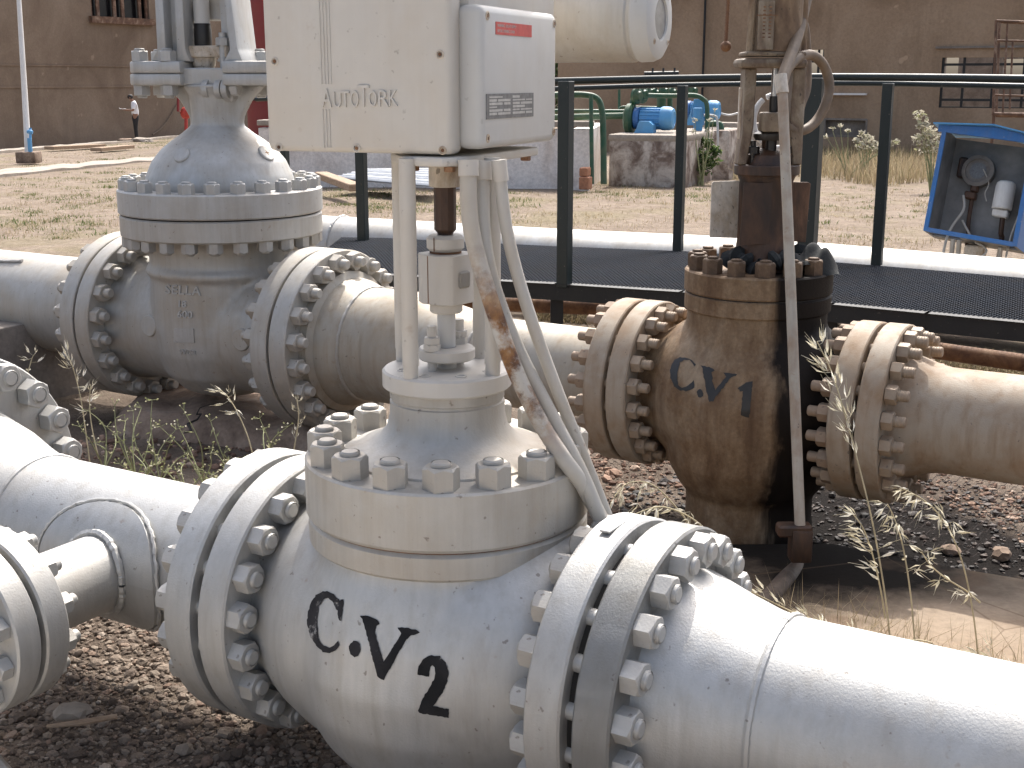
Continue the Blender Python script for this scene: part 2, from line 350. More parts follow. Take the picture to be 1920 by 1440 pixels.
# ------------------------------------------------------------------ terrain
C2 = V((-.120, 2.304, .460)); CG = V((-1.237, 5.483, .450)); C1 = V((.792, 4.085, .482))
def sstep(a, b, x): t = np.clip((x - a) / (b - a), 0, 1); return t * t * (3 - 2 * t)
def ground_z(X, Y):
    X = np.asarray(X, float); Y = np.asarray(Y, float)
    z = -.0172 * np.maximum(Y - 6, 0)
    z = np.where(Y > 75, -.0172 * 69, z)
    z = z - np.clip(.09 * np.maximum(-14.4 - X, 0), 0, .8) * sstep(30, 45, Y)
    m = (1 - sstep(-.15, .35, X + .35 * (Y - 2.3))) * (1 - sstep(3.3, 4.4, Y + .45 * X))
    z = z + .12 * m + .02 * (1 - m) * (1 - sstep(4.6, 6, Y))
    k = np.clip(Y / 10, .4, 1.3)
    z = z + (.012 * np.sin(X * 2.1 + Y * 1.3) * np.sin(Y * 1.9 - X * .7) + .008 * np.sin(X * 5.3 + 1) * np.sin(Y * 4.7)) * k * (1 - .9 * sstep(-.2, .5, X) * (1 - sstep(4.6, 6, Y)))
    return z
def ground_mat():
    m, nd, lk, bs = new_mat('gravelly_ground'); geo = nd.new('ShaderNodeNewGeometry'); pos = geo.outputs['Position']
    sep = nd.new('ShaderNodeSeparateXYZ'); lk.new(pos, sep.inputs[0])
    n_big = noise(nd, lk, .5, 5, .6, pos, .4); n_mid = noise(nd, lk, 3, 6, .65, pos); n_f = noise(nd, lk, 14, 6, .75, pos); n_vf = noise(nd, lk, 75, 4, .75, pos)
    far = ramp(nd, lk, n_mid, [(.3, (.205, .160, .122)), (.5, (.26, .207, .16)), (.68, (.31, .255, .203))])
    far = mix(nd, lk, ramp(nd, lk, n_big, [(.50, g(0)), (.63, g(.55))]), far, (.215, .185, .105))
    vor = nd.new('ShaderNodeTexVoronoi'); vor.inputs['Scale'].default_value = 22; lk.new(pos, vor.inputs['Vector'])
    far = mix(nd, lk, .6, far, ramp(nd, lk, n_f, [(.32, g(.42)), (.5, g(.95)), (.68, g(1.35))]), 'MULTIPLY')
    far = mix(nd, lk, .4, far, ramp(nd, lk, vor.outputs['Distance'], [(.0, g(1.2)), (.7, g(.6))]), 'MULTIPLY')
    near = ramp(nd, lk, n_mid, [(.3, (.09, .068, .052)), (.52, (.16, .127, .10)), (.7, (.225, .185, .15))])
    near = mix(nd, lk, .6, near, ramp(nd, lk, n_vf, [(.3, g(.4)), (.7, g(1.4))]), 'MULTIPLY')
    mr = nd.new('ShaderNodeMapRange'); mr.inputs[1].default_value = 6.2; mr.inputs[2].default_value = 8.5
    lk.new(math_n(nd, lk, 'ADD', sep.outputs[1], math_n(nd, lk, 'MULTIPLY', n_mid, 1.2)), mr.inputs[0])
    c = mix(nd, lk, mr.outputs[0], near, far)
    # oil soaked into the soil round the leaking valve
    dv = nd.new('ShaderNodeVectorMath'); dv.operation = 'DISTANCE'; lk.new(pos, dv.inputs[0]); dv.inputs[1].default_value = (C1.x + .28, C1.y - .12, 0)
    oil = ramp(nd, lk, math_n(nd, lk, 'ADD', dv.outputs['Value'], math_n(nd, lk, 'MULTIPLY', n_mid, .55)), [(.80, g(.98)), (1.12, g(0))]); bs.inputs['Specular IOR Level'].default_value = .1
    c = mix(nd, lk, oil, c, (.008, .0065, .006))
    lk.new(c, bs.inputs['Base Color']); bs.inputs['Roughness'].default_value = .95
    bump(nd, lk, bs, mix(nd, lk, .5, n_f, n_vf), .8, .03); return m
ys = np.concatenate([np.arange(.3, 7, .05), np.geomspace(7, 420, 90)]); xs = np.concatenate([-np.geomspace(320, 3.2, 60), np.arange(-3.1, 4, .06), np.geomspace(4.1, 320, 60)])
GX, GY = np.meshgrid(xs, ys); GZ = ground_z(GX, GY)
nx, ny = len(xs), len(ys); idx = np.arange(nx * ny).reshape(ny, nx)
gf = np.stack([idx[:-1, :-1], idx[:-1, 1:], idx[1:, 1:], idx[1:, :-1]], -1).reshape(-1, 4)
tag(np_object('ground', np.stack([GX, GY, GZ], -1).reshape(-1, 3), gf, ground_mat(), True), 'tan gravelly ground running back to the buildings', 'ground', kind='structure')
def gz(x, y): return float(ground_z(x, y))
def on_ground(px, py):
    """where a photo pixel meets the terrain"""
    r = ray(px, py); t = .5
    for _ in range(4000):
        p = CC + r * t
        if p.z <= gz(p.x, p.y): break
        t += .004 * max(1, t * .3)
    return p
exec_sections = True

# ------------------------------------------------------------------ bolting
def add_nut(mb, o, axis, af, h, phase=0.0):
    a, u, w = mb.frame(axis); o = V(o); Rc = af / math.sqrt(3); vs = []; fs = []
    for lev in range(3):
        for k in range(12):
            t = phase + math.pi * k / 6; corner = k % 2 == 0
            if lev == 0: r, z = (Rc if corner else af / 2), 0
            elif lev == 1: r, z = (Rc if corner else af / 2), h * (.87 if corner else .985)
            else: r, z = af / 2 * (1.0 if corner else .97), h
            vs.append(o + a * z + (u * math.cos(t) + w * math.sin(t)) * r)
    for lev in range(2):
        for k in range(12): k2 = (k + 1) % 12; fs.append((lev * 12 + k, lev * 12 + k2, lev * 12 + 12 + k2, lev * 12 + 12 + k))
    fs.append(tuple(range(24, 36))); fs.append(tuple(range(11, -1, -1))); mb.add(vs, fs)
STUDS = {}
def stud_mesh(rs, af, grip, ext, mat, both=True, ext2=None, h=None):
    key = (rs, af, grip, ext, mat, both, ext2, h)
    if key not in STUDS:
        mb = MB(); h = h or 2 * rs; e2 = ext if ext2 is None else ext2; z1 = grip / 2 + h + ext; z0 = -grip / 2 - (h + e2 if both else 0)
        mb.lathe([(0, z0), (rs * .8, z0), (rs, z0 + rs * .22), (rs, z1 - rs * .22), (rs * .8, z1), (0, z1)], (0, 0, 0), (0, 0, 1), 16)
        for k in range(3):                                          # a few thread crests on the free end
            zz = grip / 2 + h + ext * (.2 + .25 * k); mb.lathe([(rs, zz - .0015), (rs * 1.05, zz), (rs, zz + .0015)], (0, 0, 0), (0, 0, 1), 16)
        add_nut(mb, (0, 0, grip / 2), (0, 0, 1), af, h)
        if both: add_nut(mb, (0, 0, -grip / 2), (0, 0, -1), af, h)
        STUDS[key] = mb.mesh('flange_bolt', M[mat], sharp=24)
    return STUDS[key]
def ring_bolts(parent, c, axis, bc, n, grip, rs, af, ext, mat, phase=0.0, name='flange_bolt', both=True, ext2=None, h=None, skip=()):
    me = stud_mesh(rs, af, grip, ext, mat, both, ext2, h); a = V(axis).normalized(); mb = MB(); a, u, w = mb.frame(axis); out = []
    base = a.to_track_quat('Z', 'Y')
    for k in range(n):
        if k in skip: continue
        t = phase + 2 * math.pi * k / n; p = V(c) + (u * math.cos(t) + w * math.sin(t)) * bc
        q = base @ Quaternion((0, 0, 1), random.uniform(-.45, .45) + t)
        o = link_mesh(name, me, parent, p + a * random.uniform(-.0035, .0035) * (0 if not both else .0), q); out.append(o)
    return out
def flange_prof(r, t0, t1, ch=.004): return [(0, t0), (r - ch, t0), (r, t0 + ch), (r, t1 - ch), (r - ch, t1), (0, t1)]

def decal(name, body, polys_px, mat, parent, off=.0012, step=6.0):
    """paint marks: polygons given where the photo shows them, laid onto the real casting surface"""
    bvh = BVHTree.FromPolygons(body.v, body.f); bm = bmesh.new()
    for poly in polys_px:
        fine = []
        for i in range(len(poly)):
            (xa, ya), (xb, yb) = poly[i], poly[(i + 1) % len(poly)]; k = max(1, int(math.hypot(xb - xa, yb - ya) / 4))
            for q in range(k): fine.append((xa + (xb - xa) * q / k + random.gauss(0, .55), ya + (yb - ya) * q / k + random.gauss(0, .55)))
        poly = fine
        tri = tessellate_polygon([[V((x, y, 0)) for x, y in poly]]); vs = [bm.verts.new((x, y, 0)) for x, y in poly]
        for t in tri:
            try: bm.faces.new([vs[i] for i in t])
            except ValueError: pass
    for _ in range(6):
        long_e = [e for e in bm.edges if e.calc_length() > step]
        if not long_e: break
        bmesh.ops.subdivide_edges(bm, edges=long_e, cuts=1); bmesh.ops.triangulate(bm, faces=list(bm.faces))
    bm.verts.index_update(); pts = []; ok = []
    for v in bm.verts:
        r = ray(v.co.x, v.co.y); hit, nrm, i, dist = bvh.ray_cast(CC, r.normalized())
        if hit is None: pts.append(V((0, 0, 0))); ok.append(False); continue
        if nrm.dot(r) > 0: nrm = -nrm
        pts.append(hit + nrm * off); ok.append(True)
    fs = [tuple(v.index for v in f.verts) for f in bm.faces if all(ok[v.index] for v in f.verts)]; bm.free()
    mb = MB(); mb.add(pts, fs)
    # make sure the skin faces outwards
    if fs:
        a, b, c = (V(pts[i]) for i in fs[0][:3])
        if (b - a).cross(c - a).dot(CC - a) < 0: mb.f = [f[::-1] for f in mb.f]
    return mb.build(name, mat, parent)
def text_mesh(txt, size=1.0, spacing=1.0, bold=0.0):
    cu = bpy.data.curves.new('lettering', 'FONT'); cu.body = txt; cu.size = size; cu.space_character = spacing; cu.offset = bold
    cu.resolution_u = 3; cu.fill_mode = 'FRONT'
    o = bpy.data.objects.new('lettering', cu); COL.objects.link(o)
    me = bpy.data.meshes.new_from_object(o.evaluated_get(bpy.context.evaluated_depsgraph_get()))
    vs = [(v.co.x, v.co.y) for v in me.vertices]; fs = [tuple(p.vertices) for p in me.polygons]
    bpy.data.objects.remove(o); bpy.data.curves.remove(cu); bpy.data.meshes.remove(me); return vs, fs
def raised_text(mb, txt, place, size, h, spacing=1.0, bold=0.0):
    """place(x, y, lift) -> world point; letters with real thickness h"""
    vs, fs = text_mesh(txt, size, spacing, bold); n = len(vs)
    pts = [place(x, y, h) for x, y in vs] + [place(x, y, -.001) for x, y in vs]
    edges = {}
    for f in fs:
        for i in range(len(f)): a, b = f[i], f[(i + 1) % len(f)]; edges[(a, b)] = edges.get((a, b), 0) + 1
    F = list(fs) + [(b, a, a + n, b + n) for (a, b) in edges if (b, a) not in edges]
    mb.add(pts, F)
def surface_place(body, px0, py0, ex, ey):
    bvh = BVHTree.FromPolygons(body.v, body.f)
    def f(x, y, lift):
        r = ray(px0 + ex[0] * x + ey[0] * y, py0 + ex[1] * x + ey[1] * y); hit, nrm, i, dd = bvh.ray_cast(CC, r.normalized())
        if hit is None: return CC + r * 9
        if nrm.dot(r) > 0: nrm = -nrm
        return hit + nrm * lift
    return f
def zoomed(pts, sc, ox, oy): return [(x / sc + ox, y / sc + oy) for x, y in pts]
def ellipse(cx, cy, rx, ry, n=18): return [(cx + rx * math.cos(2 * math.pi * k / n), cy + ry * math.sin(2 * math.pi * k / n)) for k in range(n)]
def weld_bead(mb, c, axis, r, w=.009, seg=120, lump=.35, arc=None):
    a, u, wv = mb.frame(axis); pts = []; n0, n1 = arc or (0, 2 * math.pi)
    for k in range(seg + 1):
        t = n0 + (n1 - n0) * k / seg; rr = r + random.uniform(-.3, .3) * w * lump
        pts.append(V(c) + (u * math.cos(t) + wv * math.sin(t)) * rr + a * random.uniform(-.3, .3) * w * lump)
    mb.tube(pts, [w * random.uniform(.90, 1.06) for _ in pts], 8, caps=False)

# ------------------------------------------------------------------ CONTROL VALVE in the foreground (marked C.V 2)
def H2(y): return height(y, 843, C2.y)
def axisp(c, t): return c + D * t
cv2 = thing('control_valve', (C2.x, C2.y, .15), 'large silver control valve stencilled C.V 2 in the foreground under the actuator box', 'valve')
b = MB()
zf0, zf1, zf2 = .655, .707, .815
b.lathe([(0, .132), (.075, .138), (.14, .162), (.205, .21), (.257, .275), (.289, .35), (.302, .44), (.292, .53), (.268, .605), (.250, .645), (.248, zf0 + .02), (0, zf0 + .02)], (C2.x, C2.y, 0), UP, 64)
b.lathe([(0, -.345), (.205, -.345), (.210, -.31), (.232, -.27), (.258, -.20), (.276, -.09), (.28, 0), (.276, .09), (.258, .20), (.232, .27), (.210, .31), (.205, .345), (0, .345)], C2, D, 64)
body2 = cast(b, .009, 10)
obj_body2 = body2.build('valve_body', M['silver'], cv2, sharp=60)
for ta, tb in ((-.394, -.327), (.327, .394)): f = MB(); f.lathe(flange_prof(.28, ta, tb), C2, D, 96); f.build('line_flange', M['silver'], cv2)
f = MB(); f.lathe(flange_prof(.262, zf0, zf1 - .002, .006), (C2.x, C2.y, 0), UP, 96); f.build('body_flange', M['silver_dusty'], cv2)
f = MB(); f.lathe([(0, zf1 - .004), (.256, zf1 - .004), (.256, zf1 + .004), (0, zf1 + .004)], (C2.x, C2.y, 0), UP, 64); f.build('gasket', M['brown_rust'], cv2)
zs0, zs1 = H2(722), H2(688)
f = MB(); f.lathe([(0, zf1 + .002), (.262, zf1 + .002), (.266, zf1 + .008), (.266, zf2 - .004), (.262, zf2), (.198, zf2), (.196, zf2 + .004), (.185, zf2 + .010), (.150, zf2 + .020),
    (.128, zf2 + .032), (.113, zf2 + .050), (.107, zf2 + .075), (.106, zf2 + .10), (.103, zf2 + .102), (.103, zf2 + .106), (.106, zf2 + .108), (.106, zs0), (0, zs0)], (C2.x, C2.y, 0), UP, 96)
f.build('bonnet', M['silver_dusty'], cv2)
ring_bolts(cv2, (C2.x, C2.y, (zf0 + zf2) / 2), UP, .230, 16, zf2 - zf0, .0175, .056, .007, 'silver_dusty', 0, 'bonnet_bolt', both=False, h=.040)
f = MB(); f.lathe(flange_prof(.119, zs0, zs1, .004), (C2.x, C2.y, 0), UP, 72)
for k in range(8):
    t = k * math.pi / 4 + .35; p = V((C2.x + .084 * math.cos(t), C2.y + .084 * math.sin(t), zs1))
    f.lathe([(0, -.004), (.0105, -.004), (.0105, .0015), (.0075, .002), (.0065, -.002), (0, -.002)], p, UP, 16)
f.build('stuffing_box_flange', M['cream'], cv2)
f = MB(); zg = H2(650)
f.lathe([(0, zs1), (.018, zs1), (.018, zg), (0, zg)], (C2.x, C2.y, 0), UP, 24); f.lathe(flange_prof(.052, zg - .022, zg, .003), (C2.x, C2.y, 0), UP, 40)
f.build('gland_follower', M['cream'], cv2)
for s_, (ox, oy) in enumerate(((-.025, -.032), (.022, .034))):
    f = MB(); o = V((C2.x + ox, C2.y + oy, 0)); f.tube([o + UP * zs1, o + UP * (zg + .045)], .0085, 12)
    add_nut(f, o + UP * zg, UP, .027, .012, .2); add_nut(f, o + UP * (zg + .0125), UP, .027, .012, .5); f.build('gland_stud', M['cream'], cv2)
f = MB(); f.tube([V((C2.x, C2.y, zg)), V((C2.x, C2.y, H2(575)))], .0165, 24); f.build('valve_stem', M['label_grey'], cv2)
zc0, zc1, zc2, zc3, zc4 = H2(585), H2(566), H2(474), H2(470), H2(440)
f = MB(); o = V((C2.x, C2.y, 0)); f.lathe(flange_prof(.030, zc0, zc1, .003), o, UP, 32)
ca = (V((math.cos(R(-38)), math.sin(R(-38)), 0)), V((-math.sin(R(-38)), math.cos(R(-38)), 0)), UP)
f.prism([(-.042, -.028), (-.022, -.042), (.022, -.042), (.042, -.028), (.042, .028), (.022, .042), (-.022, .042), (-.042, .028)], zc2 - zc1, o + UP * zc1, ca, .0015)
for s_ in (-1, 1): f.box(o + UP * ((zc1 + zc2) / 2) + ca[0] * .044, (.006, .030, .030), ca, .003)
f.lathe(flange_prof(.034, zc3, zc4, .006), o, UP, 32)
f.build('stem_coupling', M['cream'], cv2)
f = MB(); f.box(o - ca[1] * .0423 - ca[0] * .006 + UP * ((zc1 + zc2) / 2), (.0014, .001, zc2 - zc1 - .004), ca); f.lathe([(0, zc2), (.029, zc2), (.029, zc3), (0, zc3)], o, UP, 24)
f.box(o + V((-.019, -.0283, (zc3 + zc4) / 2)), (.0016, .003, zc4 - zc3 - .004)); f.build('coupling_joint', M['brown_rust'], cv2)
zt0, zt1, zt2 = H2(437), H2(350), H2(306)
f = MB(); f.lathe([(0, zt0 - .012), (.014, zt0 - .012), (.014, zt0), (.020, zt0 + .007), (.020, zt1), (0, zt1)], o, UP, 10)
f.build('drive_stem', M['oily_rust'], cv2, sharp=20)
f = MB(); f.lathe(flange_prof(.0285, zt1, zt2 + .01, .002), o, UP, 36); f.build('stem_nut', M['rust_white'], cv2)
for k, a_ in enumerate((-35, 55, 145, -125)):
    p = V((C2.x + .1045 * math.sin(R(a_)), C2.y - .1045 * math.cos(R(a_)), 0)); f = MB(); z1 = H2(292)
    f.lathe([(0, zs1), (.0135, zs1), (.0135, zs1 + .022), (.0145, zs1 + .024), (.0145, z1), (0, z1)], p, UP, 24)
    f.box(p + V((.0135 if math.sin(R(a_)) < 0 else -.0135, 0, zs1 + .033)), (.003, .012, .022)); f.build('yoke_rod', M['cream'], cv2)
for t in (-.405, .405): ring_bolts(cv2, axisp(C2, t), D, .2445, 20, .156, .016, .052, .008, 'silver_grey', math.pi / 20)
for t in (-.405, .405): f = MB(); f.lathe([(0, -.013), (.250, -.013), (.250, .013), (0, .013)], axisp(C2, t), D, 64); f.build('line_gasket', M['dark_gap'], cv2)  # gasket oversized and near black, standing in for shade in the flange gap
S5 = (1600 / 300, 560, 1090)
decal('stencil_lettering', body2, [zoomed(p, *S5) for p in (
    [(455, 180), (430, 395), (405, 390), (390, 300), (350, 215), (300, 165), (250, 185), (205, 260), (188, 380), (190, 480), (210, 590), (250, 645), (310, 658), (355, 640), (400, 595), (408, 640), (370, 690), (310, 718), (250, 705), (180, 640), (120, 540), (88, 430), (95, 320), (130, 215), (180, 140), (245, 98), (310, 105), (370, 145), (415, 195), (430, 182)],
    ellipse(565, 675, 58, 82),
    [(612, 340), (700, 345), (790, 385), (815, 425), (780, 445), (765, 510), (800, 620), (848, 805), (1030, 520), (1000, 485), (992, 460), (1080, 465), (1190, 490), (1215, 515), (1130, 540), (1080, 585), (1000, 720), (930, 850), (850, 988), (795, 965), (740, 770), (690, 560), (650, 400)],
    [(1185, 930), (1200, 850), (1250, 770), (1330, 735), (1410, 750), (1475, 810), (1503, 900), (1490, 1000), (1440, 1110), (1380, 1200), (1350, 1245), (1505, 1275), (1505, 1362), (1205, 1315), (1195, 1290), (1230, 1190), (1290, 1090), (1350, 990), (1370, 920), (1362, 860), (1340, 835), (1318, 855), (1305, 950)])],
    M['black_paint'], cv2)

# ------------------------------------------------------------------ ACTUATOR box on top of it
BA = R(22); bd = V((math.cos(BA), -math.sin(BA), 0)); bn = V((-math.sin(BA), -math.cos(BA), 0)); bax = (bd, -bn, UP)     # x along front, y backwards, z up
fr = at(846, 291, 2.16); zb = fr.z; fr.z = 0                           # front right lower corner of the cover, on plan
BW = .362; ztop = zb + .52
act = thing('valve_actuator', (fr.x, fr.y, zb), 'cream actuator box with raised lettering and horizontal motor above the foreground valve', 'actuator')
def bp(x, y, z): return fr + bd * x - bn * y + UP * z       # x right along the front, y back, z absolute height
f = MB(); f.prism([(-BW, 0), (0, 0), (0, ztop - zb), (-BW, ztop - zb)], .05, bp(0, .05, zb), (bd, UP, bn), .012, 3); cover = f.build('front_cover', M['cream'], act)
f = MB(); f.box(bp(-BW / 2 + .015, .052 + .21, (zb + ztop) / 2 + .004), (BW - .004, .42, ztop - zb - .01), bax, .012, 2); f.build('housing', M['cream'], act)
# raised ribs and lettering on the cover
def cover_xy(px, py): p = on_plane(px, py, bp(0, 0, zb), bn); return (p - bp(0, 0, 0)).dot(bd), p.z
f = MB()
for top, bot, xs_ in ((-120, 158, (603, 609, 615, 621)), (205, 277, (609, 615, 621))):
    for xx in xs_:
        x0, z0 = cover_xy(xx - 2 + (14 if bot > 200 else 0) * 0 + (bot - 277) * .03 + 3, bot); x1, z1 = cover_xy(xx - 6, top)
        f.box(bp((x0 + x1) / 2, -.0002, (z0 + z1) / 2), (.0026, .003, z1 - z0), bax, .0006)
f.build('ribs', M['cream'], cover)
f = MB()
def cover_place(x0, z0): return lambda x, y, lift: bp(x0 + x, -lift, z0 + y)
for ch_, xa, xb, ya, yb in (('A', 605, 622, 166, 201), ('U', 627, 640, 172, 202), ('T', 641, 656, 171, 201), ('O', 659, 673, 170, 202), ('T', 672, 693, 160, 200), ('O', 693, 707, 170, 200), ('R', 711, 730, 169, 200), ('K', 731, 746, 169, 199)):
    lv, lf = text_mesh(ch_); lx = [p[0] for p in lv]; ly = [p[1] for p in lv]
    xA, zA = cover_xy(xa, yb); xB, zB = cover_xy(xb, ya); kx = (xB - xA) / (max(lx) - min(lx)); ky = (zB - zA) / (max(ly) - min(ly)); mx_, my_ = min(lx), min(ly)
    raised_text(f, ch_, lambda x, y, lift: bp(xA + (x - mx_) * kx, -lift, zA + (y - my_) * ky), 1, .0035)
f.build('raised_lettering', M['cream'], cover)
def cap_screw(o, axis, parent, r=.0075):
    f = MB(); f.lathe([(0, 0), (r, 0), (r, .0015), (r * .72, .002), (r * .6, -.001), (0, -.001)], o, axis, 20); s_ = f.build('screw', M['rust_white'], parent)
    f = MB(); f.lathe([(0, .0005), (r * .42, .0005), (r * .42, .0012), (0, .0012)], o, axis, 8); f.build('socket', M['brown_rust'], s_)
for px, py in ((515, 115), (523, 276), (669, 278), (830, 282), (825, 102)):
    x, z = cover_xy(px, py); cap_screw(bp(x, 0, z), bn, cover if True else act)
# terminal compartment cover on the right-hand side face
sx = .031                                                # its outer face stands out to the right
yT0, yT1 = .035, .40; zT0 = height(276, 885, fr.y + .02) - .004; zT1 = height(12, 885, fr.y + .02) + .004
f = MB(); f.prism([(0, 0), (yT1 - yT0, 0), (yT1 - yT0, zT1 - zT0), (0, zT1 - zT0)], .05, bp(sx - .05 + .012, yT0, zT0), (-bn, UP, bd), .014, 3)
term = f.build('terminal_cover', M['label_grey'], act)
xface = sx + .012
def tp(y, z, lift=0): return bp(xface + lift, y, z)
for y, z in ((yT0 + .022, zT1 - .018), (yT1 - .018, zT1 - .018), (yT0 + .022, zT0 + .018), (yT1 - .018, zT0 + .018)): cap_screw(tp(y, z), bd, term)
def side_y(px, py): p = on_plane(px, py, tp(0, 0), bd); return (p - tp(0, 0)).dot(-bn), p.z
y0, z0 = side_y(911, 224); y1, z1 = side_y(999, 174)
f = MB(); f.box(tp((y0 + y1) / 2, (z0 + z1) / 2, .0008), (.0016, abs(y1 - y0), abs(z1 - z0)), bax); dp = f.build('data_plate', M['plate_dark'], term)
f = MB(); rows = 6; hh = abs(z1 - z0) / (rows + 1.5)
for half in (0, 1):
    for k in range(rows):
        w_ = abs(y1 - y0) * .43; yy = min(y0, y1) + abs(y1 - y0) * (.05 + .48 * half); zz = max(z0, z1) - hh * (k + 1)
        segs = [(0, .35), (.40, 1.0)] if (k + half) % 2 else [(0, .62), (.68, 1.0)]
        for a_, b_2 in segs[:1 + (k % 3 > 0)]: f.box(tp(yy + w_ * (a_ + b_2) / 2, zz, .0018), (.0006, w_ * (b_2 - a_), hh * (.72 if (k * 2 + half) % 3 else .45)), bax)
f.build('data_entries', M['plate_light'], dp)
y0, z0 = side_y(929, 64); y1, z1 = side_y(996, 50)
f = MB(); f.box(tp((y0 + y1) / 2, (z0 + z1) / 2 + .001, .0006), (.0012, abs(y1 - y0), .021), bax); wl_ = f.build('warning_label', M['red_label'], term)
f = MB(); ym = min(y0, y1); zm = (z0 + z1) / 2
for line, zz in (('WARNING  ISOLATE SUPPLY', zm + .0035), ('BEFORE OPENING COVER', zm - .0055)):
    raised_text(f, line, lambda x, y, lift: tp(ym + .006 + x, zz + y, .0013 + lift * .3), .0068, .0004)
f.build('warning_text', M['plate_light'], wl_)
# mounting plate under the box, its bolts, and the hand-wheel drive lug above
f = MB(); pc = V((C2.x, C2.y, 0)); q0 = -bn
f.prism([(-.055, -.085), (-.02, -.10), (.03, -.10), (.05, -.08), (.055, .29), (.03, .31), (-.10, .31), (-.12, 0)], .016, V((C2.x + .012, C2.y - .01, zb - .020)), bax, .004, 2)
plate = f.build('mounting_plate', M['cream'], act)
for x, y in ((-.035, -.078), (.035, -.082), (.04, .26), (.04, .08)):
    f = MB(); add_nut(f, V((C2.x + .012, C2.y - .01, 0)) + bd * x - bn * y + UP * (zb - .020), -UP, .017, .009); f.build('plate_bolt', M['brown_rust'], plate)
# horizontal motor with end window
mc = at(1203, 36, 2.70); md = V((math.cos(R(24)), -math.sin(R(24)), 0)); mr = .0885
f = MB(); f.lathe([(0, -.42), (mr, -.42), (mr, -.012), (mr - .004, -.008), (mr - .002, 0), (0, 0)], mc, md, 72); motor = f.build('motor_housing', M['silver_dusty'], act)
f = MB(); f.lathe([(0, .0), (mr - .002, 0), (mr, .003), (mr - .001, .026), (mr - .006, .038), (mr - .016, .044), (.044, .044), (.042, .038), (0, .038)], mc, md, 72); ecap = f.build('end_cap', M['label_grey'], motor)
f = MB(); f.lathe([(0, .0385), (.042, .0385), (.042, .040), (0, .040)], mc, md, 40); f.build('window_glass', plain('frosted_window', (.20, .20, .20), .25, 0, .25, 40), ecap)
a_, u_, w_ = f.frame(md)
for k in range(4): t = math.pi / 4 + k * math.pi / 2; cap_screw(mc + md * .044 + (u_ * math.cos(t) + w_ * math.sin(t)) * .066, md, ecap, .006)

# ------------------------------------------------------------------ pipes of the foreground line
def pipe_ends(mb, t0, t1, r, c=C2, rr=None): mb.lathe([(0, t0), (r, t0), (rr or r, t1), (0, t1)], c, D, 64)
pr = thing('pipe_spool', axisp(C2, .5) - UP * .31, 'silver pipe with weld seam leaving the foreground valve at the lower right', 'pipe')
f = MB(); f.lathe(flange_prof(.28, .416, .483), C2, D, 96); fl = f.build('pipe_flange', M['silver'], pr)
tq = -.10
f.box(axisp(C2, .36) + (UP * math.cos(tq) + N * -math.sin(tq)) * .2815, (.02, .065, .004), (D, N, UP), .001); f.build('tag_plate', M['silver'], cv2)
f = MB(); f.lathe([(0, .48), (.214, .48), (.208, .50), (.180, .585), (.166, .635), (.162, .66), (.162, 2.6), (0, 2.6)], C2, D, 96); f.build('pipe', M['silver'], pr)
f = MB(); weld_bead(f, axisp(C2, .665), D, .1605, .0075, 130, .10); f.build('weld_seam', M['silver'], pr)
pl = thing('pipe_spool', axisp(C2, -1.0) - UP * .31, 'silver pipe with reducer, big flange and side branch left of the foreground valve', 'pipe')
f = MB(); f.lathe(flange_prof(.28, -.483, -.416), C2, D, 96); f.build('pipe_flange', M['silver'], pl)
f = MB(); f.lathe([(0, -.48), (.205, -.48), (.19, -.50), (.162, -.56), (.162, -1.16), (.166, -1.20), (.188, -1.28), (.215, -1.36), (.2286, -1.42), (.24, -1.47), (.25, -1.49), (0, -1.49)], C2, D, 96); f.build('pipe', M['silver'], pl)
f = MB(); weld_bead(f, axisp(C2, -1.155), D, .1605, .0075, 130, .10); f.build('weld_seam', M['silver'], pl)
f = MB(); f.lathe(flange_prof(.3715, -1.56, -1.485), C2, D, 96); f.build('reducer_flange', M['silver'], pl)
ring_bolts(pl, axisp(C2, -1.53), D, .327, 20, .10, .0205, .0667, .006, 'silver_grey', math.pi / 20)
TB = -.80
# reinforcing saddle round the branch: a shell bent over the pipe with a welded edge
f = MB(); ns, na = 40, 40; sv_ = []; 
def saddle_pt(r_, a_, t_): return axisp(C2, TB + t_) + (N * math.cos(a_) + UP * math.sin(a_)) * r_
bc_ = Vector((TB, 0)); grid = []
for i in range(ns + 1):
    row = []
    for j in range(na + 1):
        rho = j / na; th = 2 * math.pi * i / ns; aa = rho * 1.02 * math.sin(th); tt = rho * .185 * math.cos(th); rr = .162 + .009 * (1 if rho < .97 else 0); row.append(saddle_pt(rr if j < na else .155, aa, tt))
    grid.append(row)
vs_ = [p for row in grid for p in row]; fs_ = [(i * (na + 1) + j, i * (na + 1) + j + 1, (i + 1) * (na + 1) + j + 1, (i + 1) * (na + 1) + j) for i in range(ns) for j in range(na)]
f.add(vs_, fs_); f.build('reinforcing_saddle', M['silver'], pl)
f = MB(); edge = [saddle_pt(.167, 1.02 * math.sin(2 * math.pi * k / 130) + random.uniform(-.006, .006), .185 * math.cos(2 * math.pi * k / 130) + random.uniform(-.002, .002)) for k in range(131)]
f.tube(edge, [random.uniform(.003, .0055) for _ in edge], 6, caps=False); f.build('saddle_weld', M['silver'], pl)
bo = axisp(C2, TB); BL = .385; br = .084
f = MB(); f.lathe([(0, .1), (br, .1), (br, BL - .05), (br + .012, BL - .028), (br + .024, BL), (0, BL)], bo, N, 64); f.build('branch_pipe', M['silver'], pl)
f = MB(); wp = []
for k in range(121):
    t = 2 * math.pi * k / 120; x_, z_ = br * math.cos(t), br * math.sin(t); rr = math.sqrt(max(.172 ** 2 - z_ * z_, 0)); wp.append(bo + D * x_ * 1.06 + UP * z_ * 1.06 + N * (rr + .004) + V((random.uniform(-1, 1), random.uniform(-1, 1), random.uniform(-1, 1))) * .0010)
